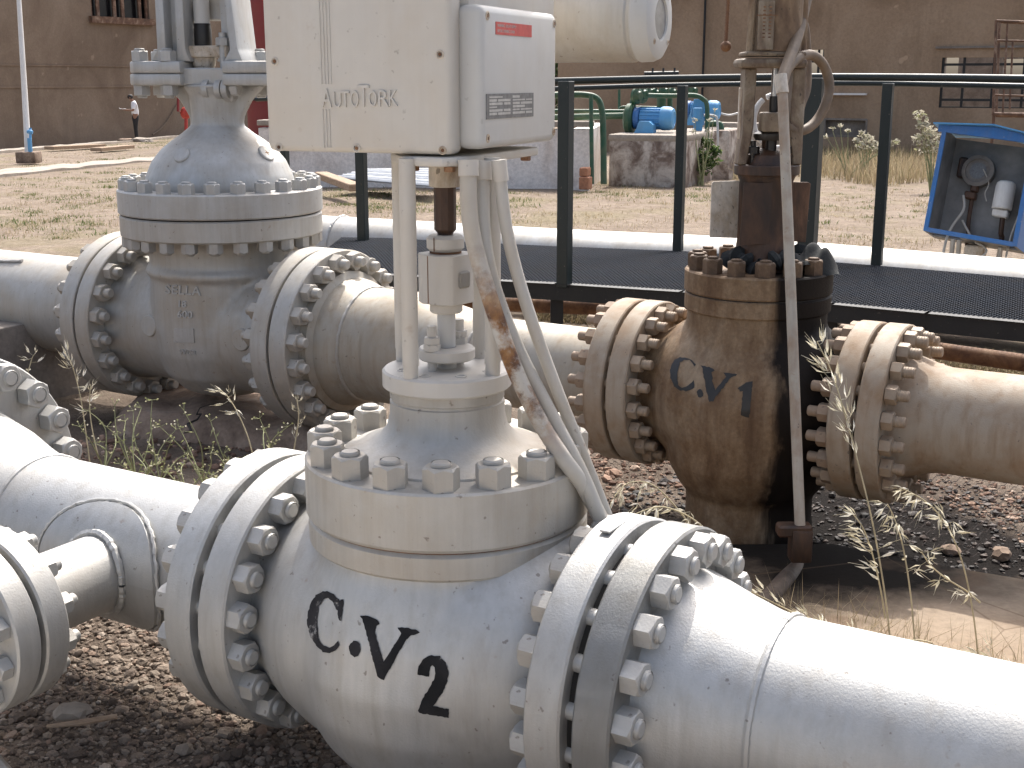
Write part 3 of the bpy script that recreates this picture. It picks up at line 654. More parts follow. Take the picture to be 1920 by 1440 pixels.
f.tube(wp, [random.uniform(.007, .009) for _ in wp], 6, caps=False); weld_bead(f, bo + N * (BL - .055), N, br, .005, 90, .9); f.build('branch_weld', M['silver'], pl)
f = MB(); f.lathe(flange_prof(.178, BL, BL + .055), bo, N, 80); f.build('branch_flange', M['silver'], pl)
bv = thing('branch_valve_end', bo + N * (BL + .1) - UP * .3, 'silver flanged end bolted onto the small side branch at the lower left', 'flange')
f = MB(); f.lathe(flange_prof(.178, BL + .067, BL + .122), bo, N, 80); f.build('end_flange', M['silver'], bv)
f = MB(); f.lathe([(0, BL + .10), (.10, BL + .122), (.094, BL + .14), (.078, BL + .19), (.074, BL + .26), (.08, BL + .34), (0, BL + .36)], bo, N, 48); f.build('neck', M['silver_grey'], bv)
f = MB(); f.lathe([(0, BL + .05), (.115, BL + .05), (.115, BL + .07), (0, BL + .07)], bo, N, 48); f.build('gasket', M['dark_gap'], bv)
ring_bolts(bv, bo + N * (BL + .061), N, .146, 12, .124, .0127, .0413, .018, 'silver_grey', math.pi / 12)

# ------------------------------------------------------------------ GATE VALVE behind, on the left
def HG(y): return height(y, 424, CG.y)
gv = thing('gate_valve', (CG.x, CG.y, .1), 'big grey gate valve with domed bonnet and cast lettering left of the actuator box', 'valve')
go = V((CG.x, CG.y, 0))
gb0, gb1, gb2 = HG(436), HG(396), HG(350)
b = MB()
b.lathe([(0, .155), (.12, .16), (.20, .19), (.27, .26), (.305, .36), (.315, .46), (.315, .56), (.312, .64), (.312, gb0 + .02), (0, gb0 + .02)], go, UP, 64)
b.lathe([(0, -.47), (.285, -.47), (.275, -.42), (.265, -.36), (.268, -.25), (.278, -.1), (.278, .1), (.268, .25), (.265, .36), (.275, .42), (.285, .47), (0, .47)], CG, D, 64)
hb = HG(501)
b.lathe([(.300, hb - .022), (.326, hb - .015), (.332, hb), (.326, hb + .014), (.300, hb + .022)], go, UP, 64, closed=True)
gbody = cast(b, .011, 5); gbody.build('valve_body', M['silver_dusty'], gv, sharp=60)
for ta, tb in ((-.543, -.46), (.46, .543)): f = MB(); f.lathe(flange_prof(.3715, ta, tb), CG, D, 96); f.build('line_flange', M['silver_dusty'], gv)
for t in (-.55, .55):
    f = MB(); f.lathe([(0, -.009), (.31, -.009), (.31, .009), (0, .009)], axisp(CG, t), D, 64); f.build('line_gasket', M['dark_gap'], gv)
    ring_bolts(gv, axisp(CG, t), D, .327, 20, .18, .0205, .0667, .030, 'silver_dusty', math.pi / 20)
f = MB(); f.lathe(flange_prof(.422, gb0, gb1 - .003, .006), go, UP, 96); f.build('body_flange', M['silver_dusty'], gv)
f = MB(); f.lathe([(0, gb1 - .005), (.408, gb1 - .005), (.408, gb1 + .005), (0, gb1 + .005)], go, UP, 64); f.build('bonnet_gasket', M['dark_gap'], gv)
b = MB(); zd = gb2 - .01
b.lathe([(0, zd), (.312, zd), (.312, zd + .03), (.305, zd + .06), (.278, zd + .12), (.238, zd + .168), (.192, zd + .205), (.15, zd + .232), (.12, zd + .258), (.06, zd + .27), (0, zd + .275)], go, UP, 64)
zn0, zn1, zn2 = HG(242), HG(160), HG(115)
gax = (V((math.cos(R(12)), -math.sin(R(12)), 0)), V((math.sin(R(12)), math.cos(R(12)), 0)), UP)
b.lathe([(0, zn0 - .06), (.125, zn0 - .06), (.108, zn0), (.104, zn0 + .06), (.11, zn1 - .04), (.135, zn1 + .005), (0, zn1 + .005)], go, UP, 48)
b.prism([(-.11, zn0 - .02), (.11, zn0 - .02), (.118, zn0 + .05), (.155, zn0 + .115), (.225, zn1 + .004), (-.225, zn1 + .004), (-.155, zn0 + .115), (-.118, zn0 + .05)], .05, go + gax[1] * .025, (gax[0], UP, -gax[1]), .006)
dome = cast(b, .009, 6); dome.build('dome', M['silver_grey'], gv, sharp=60)
f = MB(); f.lathe(flange_prof(.426, gb1 + .003, gb2, .006), go, UP, 96); f.build('bonnet_flange', M['silver_grey'], gv)
ring_bolts(gv, (CG.x, CG.y, (gb0 + gb2) / 2), UP, .388, 24, gb2 - gb0, .019, .057, .008, 'silver_grey', math.pi / 24, 'bonnet_bolt', h=.042)
# yoke seat: two lobes each side, joined by a thinner bridge
zm = HG(138)
f = MB()
for s_ in (-1, 1):
    for z0, z1, k in ((zn1, zm - .0004, 1.0), (zm + .0004, zn2, .993)):
        f.prism([(s_ * .09 * k, -.135), (s_ * .30 * k, -.13), (s_ * .345 * k, -.08), (s_ * .345 * k, .08), (s_ * .30 * k, .13), (s_ * .09 * k, .135)][::s_], z1 - z0, go + UP * z0, gax, .010, 2)
f.box(go + UP * (zn1 + .035), (.24, .20, .07), gax, .006)
f.build('yoke_seat', M['silver_grey'], gv)
for sx_, sy_ in ((-.29, -.085), (-.16, -.10), (-.29, .085), (.16, .10), (.29, -.06), (.29, .085)):
    me = stud_mesh(.021, .064, zn2 - zn1, .010, 'silver_grey', True, .01, .042)
    link_mesh('yoke_bolt', me, gv, go + gax[0] * sx_ + gax[1] * sy_ + UP * ((zn1 + zn2) / 2), Quaternion((0, 0, 1), random.uniform(-.5, .5)))
ztop_g = 2.35
f = MB()
def arm(x0, x1, xt0, xt1, y0, y1):
    f.prism([(x0 - .03, zn2 - .002), (x1 + .02, zn2 - .002), (x1, zn2 + .045), (xt1, ztop_g), (xt0, ztop_g), (x0, zn2 + .045)], abs(y1 - y0), go + gax[1] * max(y0, y1), (gax[0], UP, -gax[1]), .008, 2)
arm(-.235, -.09, -.225, -.09, -.035, .035); arm(-.205, -.165, -.195, -.16, -.10, .10); arm(-.125, -.085, -.118, -.085, -.085, .06)
f.build('yoke_arm', M['silver_grey'], gv)
f = MB()
arm(.05, .140, .04, .078, -.03, .06); arm(.115, .150, .058, .085, -.10, .10)
f.build('yoke_arm', M['silver_grey'], gv)
f = MB(); f.box(go + gax[0] * -.01 + gax[1] * .05 + UP * (HG(10)), (.24, .03, .12), gax, .006); f.build('yoke_web', M['silver_grey'], gv); f = MB(); f.box(go + UP * (ztop_g + .05), (.42, .24, .12), gax, .02, 2); f.build('yoke_bridge', M['silver_grey'], gv)
so = go + gax[0] * -.045
f = MB(); f.tube([so + UP * HG(52), so + UP * 2.4], .033, 24); f.build('rising_stem', M['chrome'] if False else M['label_grey'], gv)
f = MB(); f.lathe([(0, HG(92)), (.036, HG(92)), (.0365, HG(60)), (.0345, HG(50)), (.0345, HG(44)), (0, HG(43))], so, UP, 24); f.build('stem_grease', M['black_oil'], gv)
f = MB(); z0, z1 = HG(108), HG(86)
f.prism([(-.035, -.06), (.045, -.062), (.085, -.04), (.125, -.055), (.135, -.02), (.09, .02), (.05, .06), (-.035, .06), (-.075, .02), (-.075, -.03)], z1 - z0, so + UP * z0, gax, .008, 2)
f.lathe([(0, z0 - .035), (.045, z0 - .035), (.05, z0 - .005), (.05, z0 + .01), (0, z0 + .01)], so, UP, 32)
f.lathe([(0, zn2 - .08), (.042, zn2 - .08), (.042, z0), (0, z0)], so, UP, 32)
f.build('gland_follower', M['rust_white'], gv)
eo = so + gax[0] * .105 - gax[1] * .04
f = MB(); f.tube([eo + UP * HG(168), eo + UP * HG(62)], .0155, 16); add_nut(f, eo + UP * z1, UP, .05, .032, .3); f.build('gland_eyebolt', M['silver_grey'], gv)
hz_ = HG(167); hp = eo - gax[1] * .10
f = MB(); f.tube([eo - gax[0] * .075 + UP * hz_ - gax[1] * .05, eo + gax[0] * .085 + UP * (hz_ + .012) - gax[1] * .05], .018, 14)
for q_ in (-.055, .0, .03): f.lathe([(0, -.012), (.038, -.012), (.038, .012), (0, .012)], eo + gax[0] * q_ + UP * hz_ - gax[1] * .05, gax[0], 24)
add_nut(f, eo + gax[0] * .055 + UP * (hz_ + .004) - gax[1] * .05, gax[0], .058, .03, .3); add_nut(f, eo - gax[0] * .065 + UP * (hz_ - .004) - gax[1] * .05, -gax[0], .05, .02, .2)
f.box(eo + UP * (hz_ - .02) - gax[1] * .01, (.10, .07, .06), gax, .01); f.build('hinge_pin', M['silver_grey'], gv)
# cast bosses and lettering
def boss(px, py, r, surf, nm='cast_boss'):
    bvh = BVHTree.FromPolygons(surf.v, surf.f); rr = ray(px, py); h, nrm, i, dd = bvh.ray_cast(CC, rr.normalized())
    if nrm.dot(rr) > 0: nrm = -nrm
    f = MB(); f.lathe([(0, -.02), (r + .002, -.02), (r, .004), (r - .004, .007), (0, .007)], h, nrm, 32); o = f.build(nm, M['silver_grey'] if surf is dome else M['silver_dusty'], gv); return h, nrm, o
h_, n_, bo_ = boss(499, 288, .038, dome)
f = MB(); a_, u_, w_ = f.frame(n_)
f.add([h_ + n_ * .0085] + [h_ + n_ * .0072 + (u_ * math.cos(k * math.pi / 4) + w_ * math.sin(k * math.pi / 4)) * (.016 if k % 2 == 0 else .005) for k in range(8)], [(0, k + 1, (k + 1) % 8 + 1) for k in range(8)]); f.build('star_mark', M['brown_rust'], bo_)
boss(341, 291, .036, dome); boss(280, 611, .046, gbody); boss(452, 637, .046, gbody)
f = MB(); f.lathe([(0, -.02), (.01, -.02), (.01, .008), (0, .01)], go, UP, 8); f = MB()
ex, ey = (1.0, .06), (.02, -1.0)
raised_text(f, 'SELLA', surface_place(gbody, 310, 550, ex, ey), 24, .005, 1.08, .3)
f.build('cast_lettering', M['silver_grey'], gv); f = MB(); raised_text(f, '18', surface_place(gbody, 333, 575, ex, ey), 17, .005, 1, .3); f.build('cast_lettering', M['silver_grey'], gv); f = MB(); raised_text(f, '600', surface_place(gbody, 333, 595, ex, ey), 19, .005, 1, .3)
f.build('cast_lettering', M['silver_grey'], gv); f = MB(); raised_text(f, 'WCB', surface_place(gbody, 337, 664, ex, ey), 13, .005, 1.05, .3)
f.build('cast_lettering', M['silver_grey'], gv); f = MB(); plc = surface_place(gbody, 327, 642, ex, ey); f.add([plc(x, y, l) for l in (-.001, .006) for x, y in ((0, 0), (38, 2), (36, 28), (0, 26))], [(4, 5, 6, 7), (0, 1, 5, 4), (1, 2, 6, 5), (2, 3, 7, 6), (3, 0, 4, 7)])
f.build('cast_tablet', M['silver_grey'], gv)

# pipes of the second line
p1 = thing('pipe_spool', axisp(CG, -1.4) - UP * .3, 'wide dusty grey pipe entering the gate valve from the left edge', 'pipe')
f = MB(); f.lathe(flange_prof(.3715, -.64, -.557), CG, D, 96); f.build('pipe_flange', M['silver_dusty'], p1)
f = MB(); f.lathe([(0, -4.6), (.2286, -4.6), (.2286, -.86), (.235, -.80), (.27, -.68), (.285, -.63), (0, -.63)], CG, D, 96); f.build('pipe', M['silver_dusty'], p1)
f = MB(); 
def pipe_pt(c, t, a_, r): return axisp(c, t) + (N * math.cos(a_) + UP * math.sin(a_)) * r
pts = [pipe_pt(CG, -1.55 + .36 * (k / 40), 1.22 - .12 * math.sin(k / 40 * math.pi) - .10 * (k / 40), .2335) for k in range(41)]
f.tube(pts, [random.uniform(.006, .010) for _ in pts], 6); f.build('weld_patch', M['silver'], p1)
p2 = thing('pipe_spool', axisp(CG, 1.2) - UP * .3, 'pale dusty reducing pipe between the gate valve and the stained valve', 'pipe')
T1 = (C1 - CG).dot(D) - .405
f = MB(); f.lathe(flange_prof(.3715, .557, .64), CG, D, 96); f.build('pipe_flange', M['silver_dusty'], p2)
dirv = (C1 - D * .41 - axisp(CG, .9)); Lr = dirv.length; dirv.normalize()
f = MB(); f.lathe([(0, .63), (.29, .63), (.288, .675), (.262, .69), (.258, .72), (.242, .75), (.2286, .79), (.2286, .98), (0, .98)], CG, D, 96)
f.lathe([(.2286, .02), (.2286, .10), (.221, .16), (.19, .34), (.170, .44), (.163, .50), (.162, Lr), (0, Lr)], axisp(CG, .9), dirv, 96); f.build('pipe', M['tan'] if False else paint('sun_bleached_pipe_paint', (.40, .37, .315), .5, .3, (.34, .25, .15), .7, 3.5, .6, .4, .15), p2)
f = MB(); weld_bead(f, axisp(CG, .785), D, .230, .007, 140, .6); f.build('weld_seam', M['silver_dusty'], p2); f = MB(); weld_bead(f, axisp(CG, .9) + dirv * .5, dirv, .163, .006, 140, .6); f.build('weld_seam', M['silver_dusty'], p2)
f = MB(); f.lathe(flange_prof(.28, -.487, -.417), C1, D, 96); f.build('valve_side_flange', M['tan'], p2)
p3 = thing('pipe_spool', axisp(C1, 1.1) - UP * .3, 'tan weathered pipe leaving the stained valve towards the right edge', 'pipe')
f = MB(); f.lathe(flange_prof(.28, .417, .487), C1, D, 96); f.build('pipe_flange', M['tan'], p3)
f = MB(); f.lathe([(0, .48), (.205, .48), (.195, .50), (.17, .58), (.162, .62), (.162, 4.2), (0, 4.2)], C1, D, 96); f.build('pipe', M['tan'], p3)

# ------------------------------------------------------------------ CONTROL VALVE C.V 1, rust and oil stained
def HC(y, px=1425): return height(y, px, C1.y)
cv1 = thing('control_valve', (C1.x, C1.y, 0), 'rust brown oil stained control valve stencilled C.V 1 under a tall yoke', 'valve')
co = V((C1.x, C1.y, 0)); ca0, ca1, ca2 = HC(578), HC(545), HC(503)
b = MB(); zb0 = HC(1004, 1404)
b.lathe([(0, zb0), (.205, zb0), (.212, zb0 + .012), (.212, zb0 + .075), (.208, zb0 + .085), (.209, zb0 + .165), (.238, zb0 + .20), (.278, zb0 + .28), (.298, zb0 + .40), (.296, zb0 + .51), (.266, zb0 + .62), (.232, ca0 - .10), (.224, ca0 - .05), (.222, ca0 + .02), (0, ca0 + .02)], co, UP, 64)
b.lathe([(0, -.35), (.20, -.35), (.19, -.325), (.20, -.29), (.24, -.23), (.275, -.14), (.292, 0), (.275, .14), (.24, .23), (.20, .29), (.19, .325), (.20, .35), (0, .35)], C1, D, 64)
cbody = cast(b, .009, 6); cbody.build('valve_body', M['stained'], cv1, sharp=60)
for ta, tb in ((-.403, -.333), (.333, .403)): f = MB(); f.lathe(flange_prof(.28, ta, tb), C1, D, 96); f.build('line_flange', M['tan'], cv1)
for t in (-.41, .41):
    f = MB(); f.lathe([(0, -.0155), (.228, -.0155), (.228, .0155), (0, .0155)], axisp(C1, t), D, 64); f.build('line_gasket', M['dark_gap'], cv1)
    ring_bolts(cv1, axisp(C1, t), D, .2445, 20, .158, .0165, .052, .034, 'tan_bolt', math.pi / 20)
f = MB(); f.lathe(flange_prof(.233, ca0, ca1 - .0015, .005), co, UP, 96); f.build('body_flange', M['stained'], cv1)
f = MB(); f.lathe(flange_prof(.235, ca1 + .0015, ca2, .005), co, UP, 96); f.build('bonnet_flange', M['stained'], cv1)
f = MB(); f.lathe([(0, ca1 - .004), (.229, ca1 - .004), (.229, ca1 + .004), (0, ca1 + .004)], co, UP, 64); f.build('bonnet_gasket', M['dark_gap'], cv1)
ring_bolts(cv1, (C1.x, C1.y, (ca1 + ca2) / 2), UP, .198, 14, ca2 - ca1, .017, .054, .007, 'rust_bolt', math.pi / 14 * .6, 'bonnet_bolt', both=False, h=.046)
yo = co + V((.012, 0, 0))
zy0, zy1, zy2, zy3 = HC(327), HC(308), HC(128), HC(97)
f = MB(); f.lathe([(0, ca2 - .01), (.11, ca2 - .01), (.098, ca2 + .03), (.088, ca2 + .06), (.084, ca2 + .1), (.084, zy0 - .02), (.092, zy0), (0, zy0)], yo, UP, 48); f.build('bonnet_column', M['oily_rust'], cv1)
f = MB(); f.lathe(flange_prof(.102, zy0, zy1, .003), yo, UP, 48); f.lathe([(0, zy1), (.07, zy1), (.06, zy1 + .03), (.035, zy1 + .045), (.02, zy1 + .05), (.02, zy1 + .09), (0, zy1 + .09)], yo, UP, 24); f.build('yoke_foot', M['oily_rust'], cv1)
f = MB()
f.prism([(-.10, zy1), (-.072, zy1), (-.055, zy1 + .12), (-.052, zy2), (-.088, zy2), (-.088, zy1 + .1)], .085, yo + V((0, .0425, 0)), (V((1, 0, 0)), UP, V((0, -1, 0))), .004); f.build('yoke_leg', M['grimy_cream'], cv1)
f = MB()
f.prism([(.10, zy1), (.072, zy1), (.055, zy1 + .12), (.062, zy2), (.10, zy2), (.10, zy1 + .1)][::-1], .085, yo + V((0, .0425, 0)), (V((1, 0, 0)), UP, V((0, -1, 0))), .004); f.build('yoke_leg', M['grimy_cream'], cv1)
f = MB(); zq = HC(110); zq2 = HC(108)
f.box(yo + UP * ((zy2 + zq) / 2) + V((-.006, 0, 0)), (.205, .15, zq - zy2), None, .012, 2); f.box(yo + UP * ((zq2 + zy3) / 2 + .001), (.185, .14, zy3 - zq2 - .003), None, .006, 2); f.build('yoke_top_plate', M['grimy_cream'], cv1)
f = MB(); f.lathe([(0, zy3), (.078, zy3), (.078, 2.05), (0, 2.05)], yo + V((.012, .01, 0)), UP, 48); f.tube([yo + V((-.075, -.035, zy3)), yo + V((-.068, -.035, 2.05))], .013, 10); f.tube([yo + V((.095, .01, zy3 - .1)), yo + V((.09, .01, 2.05))], .014, 10)
f.build('actuator_cylinder', mottled('rusty_cream_cylinder', [(.06, .03, .016), (.20, .13, .075), (.36, .29, .20)], .7, 8, .2, 0, 50, (1, 1, .6), .5), cv1)
f = MB(); f.box(yo + V((-.038, -.078, (HC(95) + HC(4)) / 2)), (.048, .012, HC(4) - HC(95)), None, .002); sc_ = f.build('travel_scale', M['grimy_cream'], cv1)
f = MB()
for r_ in range(9):
    for c_ in range(2): f.box(yo + V((-.045 + .018 * c_, -.0845, HC(8) - .012 - .011 * r_)), (.008, .001, .004))
f.box(yo + V((-.036, -.085, HC(31))), (.062, .002, .003)); f.build('scale_marks', M['brown_rust'], sc_)
f = MB(); f.tube([yo + V((.008, -.02, HC(215))), yo + V((.008, -.02, zy2 + .02))], .0105, 16); f.build('plug_stem', M['chrome'], cv1)
f = MB(); f.tube([yo + V((.006, -.02, zy1 + .03)), yo + V((.006, -.02, HC(248)))], .017, 16); f.build('lower_stem', M['black_oil'], cv1); f = MB(); f.tube([yo + V((.008, -.02, HC(212))), yo + V((.008, -.02, HC(180)))], .014, 12); f.build('stem_thread', M['black_oil'], cv1)
f = MB(); f.box(yo + V((.0, -.03, (HC(246) + HC(210)) / 2)), (.066, .07, HC(210) - HC(246)), None, .006, 2); f.tube([yo + V((-.002, -.067, HC(218))), yo + V((-.002, -.064, HC(218)))], .011, 14)
f.build('stem_clamp', M['grimy_cream'], cv1)
f = MB(); f.lathe([(0, HC(262)), (.045, HC(262)), (.05, HC(256)), (.05, HC(250)), (.03, HC(244)), (0, HC(244))], yo + V((0, -.02, 0)), UP, 20)
for s_ in (-1, 1): f.tube([yo + V((s_ * .052, -.03, zy1)), yo + V((s_ * .052, -.03, zy1 + .075))], .009, 8); add_nut(f, yo + V((s_ * .052, -.03, zy1 + .035)), UP, .036, .022)
f.build('packing_gland', M['black_oil'], cv1)
f = MB(); f.box(at(1389, 233, 4.03), (.014, .05, .225), None, .002); f.build('side_bar', M['rust_white'], cv1)
pw = at(1362, 393, 4.1); f = MB(); f.prism([(-.052, -.088), (.055, -.092), (.055, .092), (-.046, .090), (-.052, .084)], .006, pw, (V((1, .08, 0)).normalized(), UP, V((.08, -1, 0)).normalized()), .001); f.build('guard_plate', M['rust_white'], cv1)
f = MB(); f.prism([(-.042, -.105), (.052, -.10), (.052, .09), (-.036, .09)], .006, at(1414, 397, 3.99), (V((1, 0, 0)), UP, V((0, -1, 0))), .001); f.build('guard_plate', M['oily_rust'], cv1)
pw = at(1500, 395, 4.06); f = MB(); f.prism([(-.05, -.095), (.022, -.10), (.028, .085), (.020, .09), (-.05, .09)], .006, pw, (V((1, 0, 0)), UP, V((0, -1, 0))), .001); f.build('guard_plate', M['oily_rust'], cv1)
Z7 = (4.8, 1040, 540)
decal('stencil_lettering', cbody, [zoomed(p, *Z7) for p in (
    [(1270, 690), (1258, 705), (1215, 650), (1165, 645), (1130, 668), (1110, 740), (1102, 810), (1115, 875), (1150, 900), (1200, 885), (1252, 830), (1258, 900), (1190, 930), (1130, 925), (1075, 880), (1043, 810), (1045, 720), (1075, 650), (1130, 622), (1190, 630), (1240, 655)],
    ellipse(1312, 950, 28, 40, 14),
    [(1308, 690), (1430, 725), (1440, 740), (1415, 762), (1420, 830), (1445, 920), (1545, 795), (1525, 760), (1640, 775), (1630, 790), (1590, 802), (1440, 990), (1430, 1020), (1390, 1020), (1370, 930), (1345, 800), (1330, 720)],
    [(1645, 905), (1725, 850), (1780, 840), (1770, 1000), (1752, 1165), (1672, 1150), (1690, 1000), (1695, 925), (1670, 935)])],
    M['black_oil'], cv1, .0015, 4)
# conduit riser in front of it, foot box, drain, hoses, rag
cr = thing('conduit_riser', at(1508, 1050, 3.72), 'pale rust-edged conduit standing in front of the stained valve', 'conduit')
f = MB(); f.tube([at(1467, 172, 3.74), at(1480, 480, 3.73), at(1491, 760, 3.72), at(1500, 985, 3.72)], [.0150, .0155, .0155, .0155], 20, smooth=4); f.build('riser_pipe', M['rust_white'] if False else paint('grey_riser_paint', (.43, .39, .325), .55, 0, (.26, .15, .08), .75, 9, .9, .35, .2), cr)
f = MB(); f.tube([at(1463, 140, 3.74), at(1467, 175, 3.74)], .019, 16); f.build('top_coupling', M['rust_white'], cr)
fb = at(1500, 1020, 3.74); f = MB(); f.box(fb, (.062, .062, .10), None, .008, 2); f.box(fb + UP * .045 + V((-.02, 0, 0)), (.10, .05, .035), None, .006); f.build('foot_box', M['oily_rust'], cr)
dr = thing('drain_pipe', at(1440, 1120, 3.5), 'short rusted drain pipe lying across the concrete behind the right flange', 'pipe')
f = MB(); f.tube([at(1495, 1068, 3.86), at(1470, 1092, 3.72), at(1404, 1168, 3.42)], .028, 20, smooth=3); f.build('pipe_length', mottled('grey_rust_pipe', [(.03, .02, .015), (.12, .09, .07), (.26, .23, .20)], .6, 8, .2, .2, 50), dr)
hs = thing('rubber_hose', at(1500, 250, 4.1), 'brown rubber hose looped beside the tall yoke of the stained valve', 'hose')
f = MB(); f.tube([at(1468, 155, 3.80), at(1478, 128, 3.84), at(1500, 107, 3.9), at(1524, 104, 3.95), at(1545, 124, 4.0), at(1555, 160, 4.02), at(1548, 195, 4.02), at(1532, 225, 4.02), at(1510, 243, 4.0), at(1488, 243, 3.98), at(1478, 230, 3.98)], .0155, 14, smooth=8); f.build('hose_loop', M['rubber'], hs)
h2_ = thing('rubber_hose', at(1515, 150, 4.15), 'thin brown tube hanging down the right side of the tall yoke', 'hose')
f = MB(); f.tube([at(1503, 30, 4.1), at(1512, 55, 4.12), at(1516, 110, 4.14), at(1515, 165, 4.14), at(1505, 195, 4.12), at(1500, 215, 4.1)], .010, 10, smooth=6); f.build('hose_length', M['rubber'], h2_)
h3_ = thing('rubber_hose', at(1490, 80, 3.95), 'thick dark hose slanting down to the top of the pale conduit', 'hose')
f = MB(); f.tube([at(1516, -20, 4.0), at(1506, 25, 3.96), at(1494, 72, 3.9), at(1482, 105, 3.84), at(1466, 148, 3.76)], .0175, 14, smooth=6); f.build('hose_length', M['rubber'], h3_)
ck = thing('cable_coil', at(1445, 240, 4.45), 'grey cable ring hanging behind the yoke of the stained valve', 'cable')
f = MB(); f.tube([at(1455 + 42 * math.cos(t), 228 + 50 * math.sin(t), 4.4) for t in np.linspace(-2.0, 4.1, 30)], .010, 10); f.build('cable_loop', M['label_grey'], ck)
bl = thing('hanging_chain', at(1361, 88, 4.0), 'dark rod with a ball end hanging beside the stained valve', 'chain')
f = MB(); pp = [at(1367 - 6 * k / 40 , -30 + 108 * k / 40, 4.0) for k in range(41)]; f.tube(pp, [.0052 + .0012 * (k % 2) for k in range(41)], 10); f.build('hanging_rod', M['brown_rust'], bl)
f = MB(); f.sphere(at(1361, 87, 4.0), .0168, sub=3); f.build('ball', M['brown_rust'], bl)
rg = thing('rag', at(1515, 490, 4.15), 'black oily rag draped over the bonnet bolts of the stained valve', 'rag')
f = MB(); Q = 26; vv = []
for i in range(Q):
    for j in range(Q):
        u = i / (Q - 1) - .5; w = j / (Q - 1) - .5; rad = math.hypot(u, w) * 2
        z = .062 * (1 - rad * rad * .8) + .016 * math.sin(u * 9 + w * 5) + .010 * math.sin(w * 13 - u * 7) + .003 * math.sin(u * 22 + 3)
        vv.append(at(1520, 492, 4.03) + V((u * .17, w * .16 + u * .05, max(z, -.02) - .02)))
f.add(vv, [(i * Q + j, i * Q + j + 1, (i + 1) * Q + j + 1, (i + 1) * Q + j) for i in range(Q - 1) for j in range(Q - 1)]); f.build('rag_cloth', M['cloth'], rg, sharp=80)
rg2 = thing('rag', at(1400, 500, 4.0), 'crumpled dark rag wound round the foot of the yoke column', 'rag')
f = MB(); f.tube([yo + V((.115 * math.sin(t) , -.115 * math.cos(t), ca2 + .028 + .018 * math.sin(t * 5))) for t in np.linspace(-1.3, 1.6, 40)], [.026 + .012 * math.sin(k * 1.7) for k in range(40)], 9); f.build('rag_cloth', M['cloth'], rg2)

# ------------------------------------------------------------------ WALKWAY behind the valves
def poly_at(pts, zfun): return [at_h(px, py, zfun) for px, py in pts]
HW = .40
near_px = [(560, 507), (760, 517), (1045, 532), (1280, 547), (1420, 559), (1562, 570), (1740, 587), (1960, 608)]
far_px = [(640, 446), (717, 447), (1045, 463), (1280, 472), (1400, 480), (1557, 492), (1740, 507), (1960, 526)]
nearP = poly_at(near_px, HW); farP = poly_at(far_px, HW)
ww = thing('walkway', (2.0, 6.6, 0), 'low black steel walkway with mesh deck running behind the valves', 'walkway')
def beam(mb, P, hgt, wid, off=0.0):
    """rectangular bar following a polyline, top at the line"""
    for a, b_ in zip(P[:-1], P[1:]):
        d_ = (b_ - a); L = d_.length; d_ = d_.normalized(); s_ = V((-d_.y, d_.x, 0)).normalized(); mb.box((a + b_) / 2 - UP * (hgt / 2) + s_ * off, (L + wid * .25, wid, hgt), (d_, s_, d_.cross(s_)))
f = MB(); beam(f, nearP, .088, .05); beam(f, [p + UP * .004 for p in nearP], .004, .075); f.build('edge_beam', M['black_steel'], ww)
f = MB(); beam(f, farP, .088, .05); f.build('edge_beam', M['black_steel'], ww)
f = MB()
for a, b_ in ((nearP[1], farP[1]), (nearP[3], farP[3]), (nearP[5], farP[5]), (nearP[6], farP[6])): beam(f, [a - UP * .03, b_ - UP * .03], .05, .04)
for p in (nearP[2], nearP[5], farP[2], farP[5], nearP[7], farP[7]): f.box(V((p.x, p.y + .06, (HW - .04) / 2 - .06)), (.07, .07, HW + .04))
f.build('support_frame', M['black_steel'], ww)
# expanded-metal deck: zig-zag strands
def interp_line(P, t):
    d_ = [0.0]
    for a, b_ in zip(P[:-1], P[1:]): d_.append(d_[-1] + (b_ - a).length)
    t *= d_[-1]
    for i in range(len(P) - 1):
        if t <= d_[i + 1] or i == len(P) - 2: k = (t - d_[i]) / (d_[i + 1] - d_[i]); return P[i].lerp(P[i + 1], k)
NS, NL = 46, 720
A_ = np.array([interp_line(nearP, i / NL) for i in range(NL + 1)]); B_ = np.array([interp_line(farP, i / NL) for i in range(NL + 1)])
vv, ff = [], []
for k in range(NS):
    ph = (np.arange(NL + 1) % 4); off = np.choose((ph + 2 * (k % 2)) % 4, [0.0, .5, 1.0, .5])
    t = ((k + .0 + off * .95) / (NS))[:, None]; t = np.clip(t + .004, 0.01, .985)
    p = A_ * (1 - t) + B_ * t; n0 = len(vv) * 0
    top = p + np.array([0, .005, .007]); low = p + np.array([0, -.007, -.004]); base = sum(len(x) for x in vv)
    vv.append(np.concatenate([low, top])); i_ = np.arange(NL)
    ff.append(np.stack([i_, i_ + 1, i_ + 1 + NL + 1, i_ + NL + 1], 1) + base)
gr = np_object('mesh_deck', np.concatenate(vv) - np.array(world_of(ww)), np.concatenate(ff), paint('deck_steel', (.042, .047, .056), .32, .55, (.10, .08, .06), .3, 6, .3, 0, .1, (.2, .18, .16)))
gr.parent = ww; ORG[gr.name] = world_of(ww)
hr = thing('guard_rail', (1.5, 6.8, HW), 'dark green tubular guard rail on posts along both edges of the walkway', 'railing')
def post(px, ptop, pbot, zc, w, d_=.05, nm='post'):
    p0 = at(px[1], pbot, zc); p1 = at(px[0], ptop, zc); f = MB(); x = (p0.x + p1.x) / 2
    f.box(V((x, p0.y, (p0.z + p1.z) / 2)), (w, d_, p1.z - p0.z), (D, -N, UP), .003); return f.build(nm, M['dark_green'], hr)
zn_ = lambda P, px: min((((CC - q).length, (q - CC).dot(CFW)) for q in P if abs(960 + FPX * ((q - CC).dot(CRT)) / ((q - CC).dot(CFW)) - px) < 1e9), key=lambda t: 0)[1]
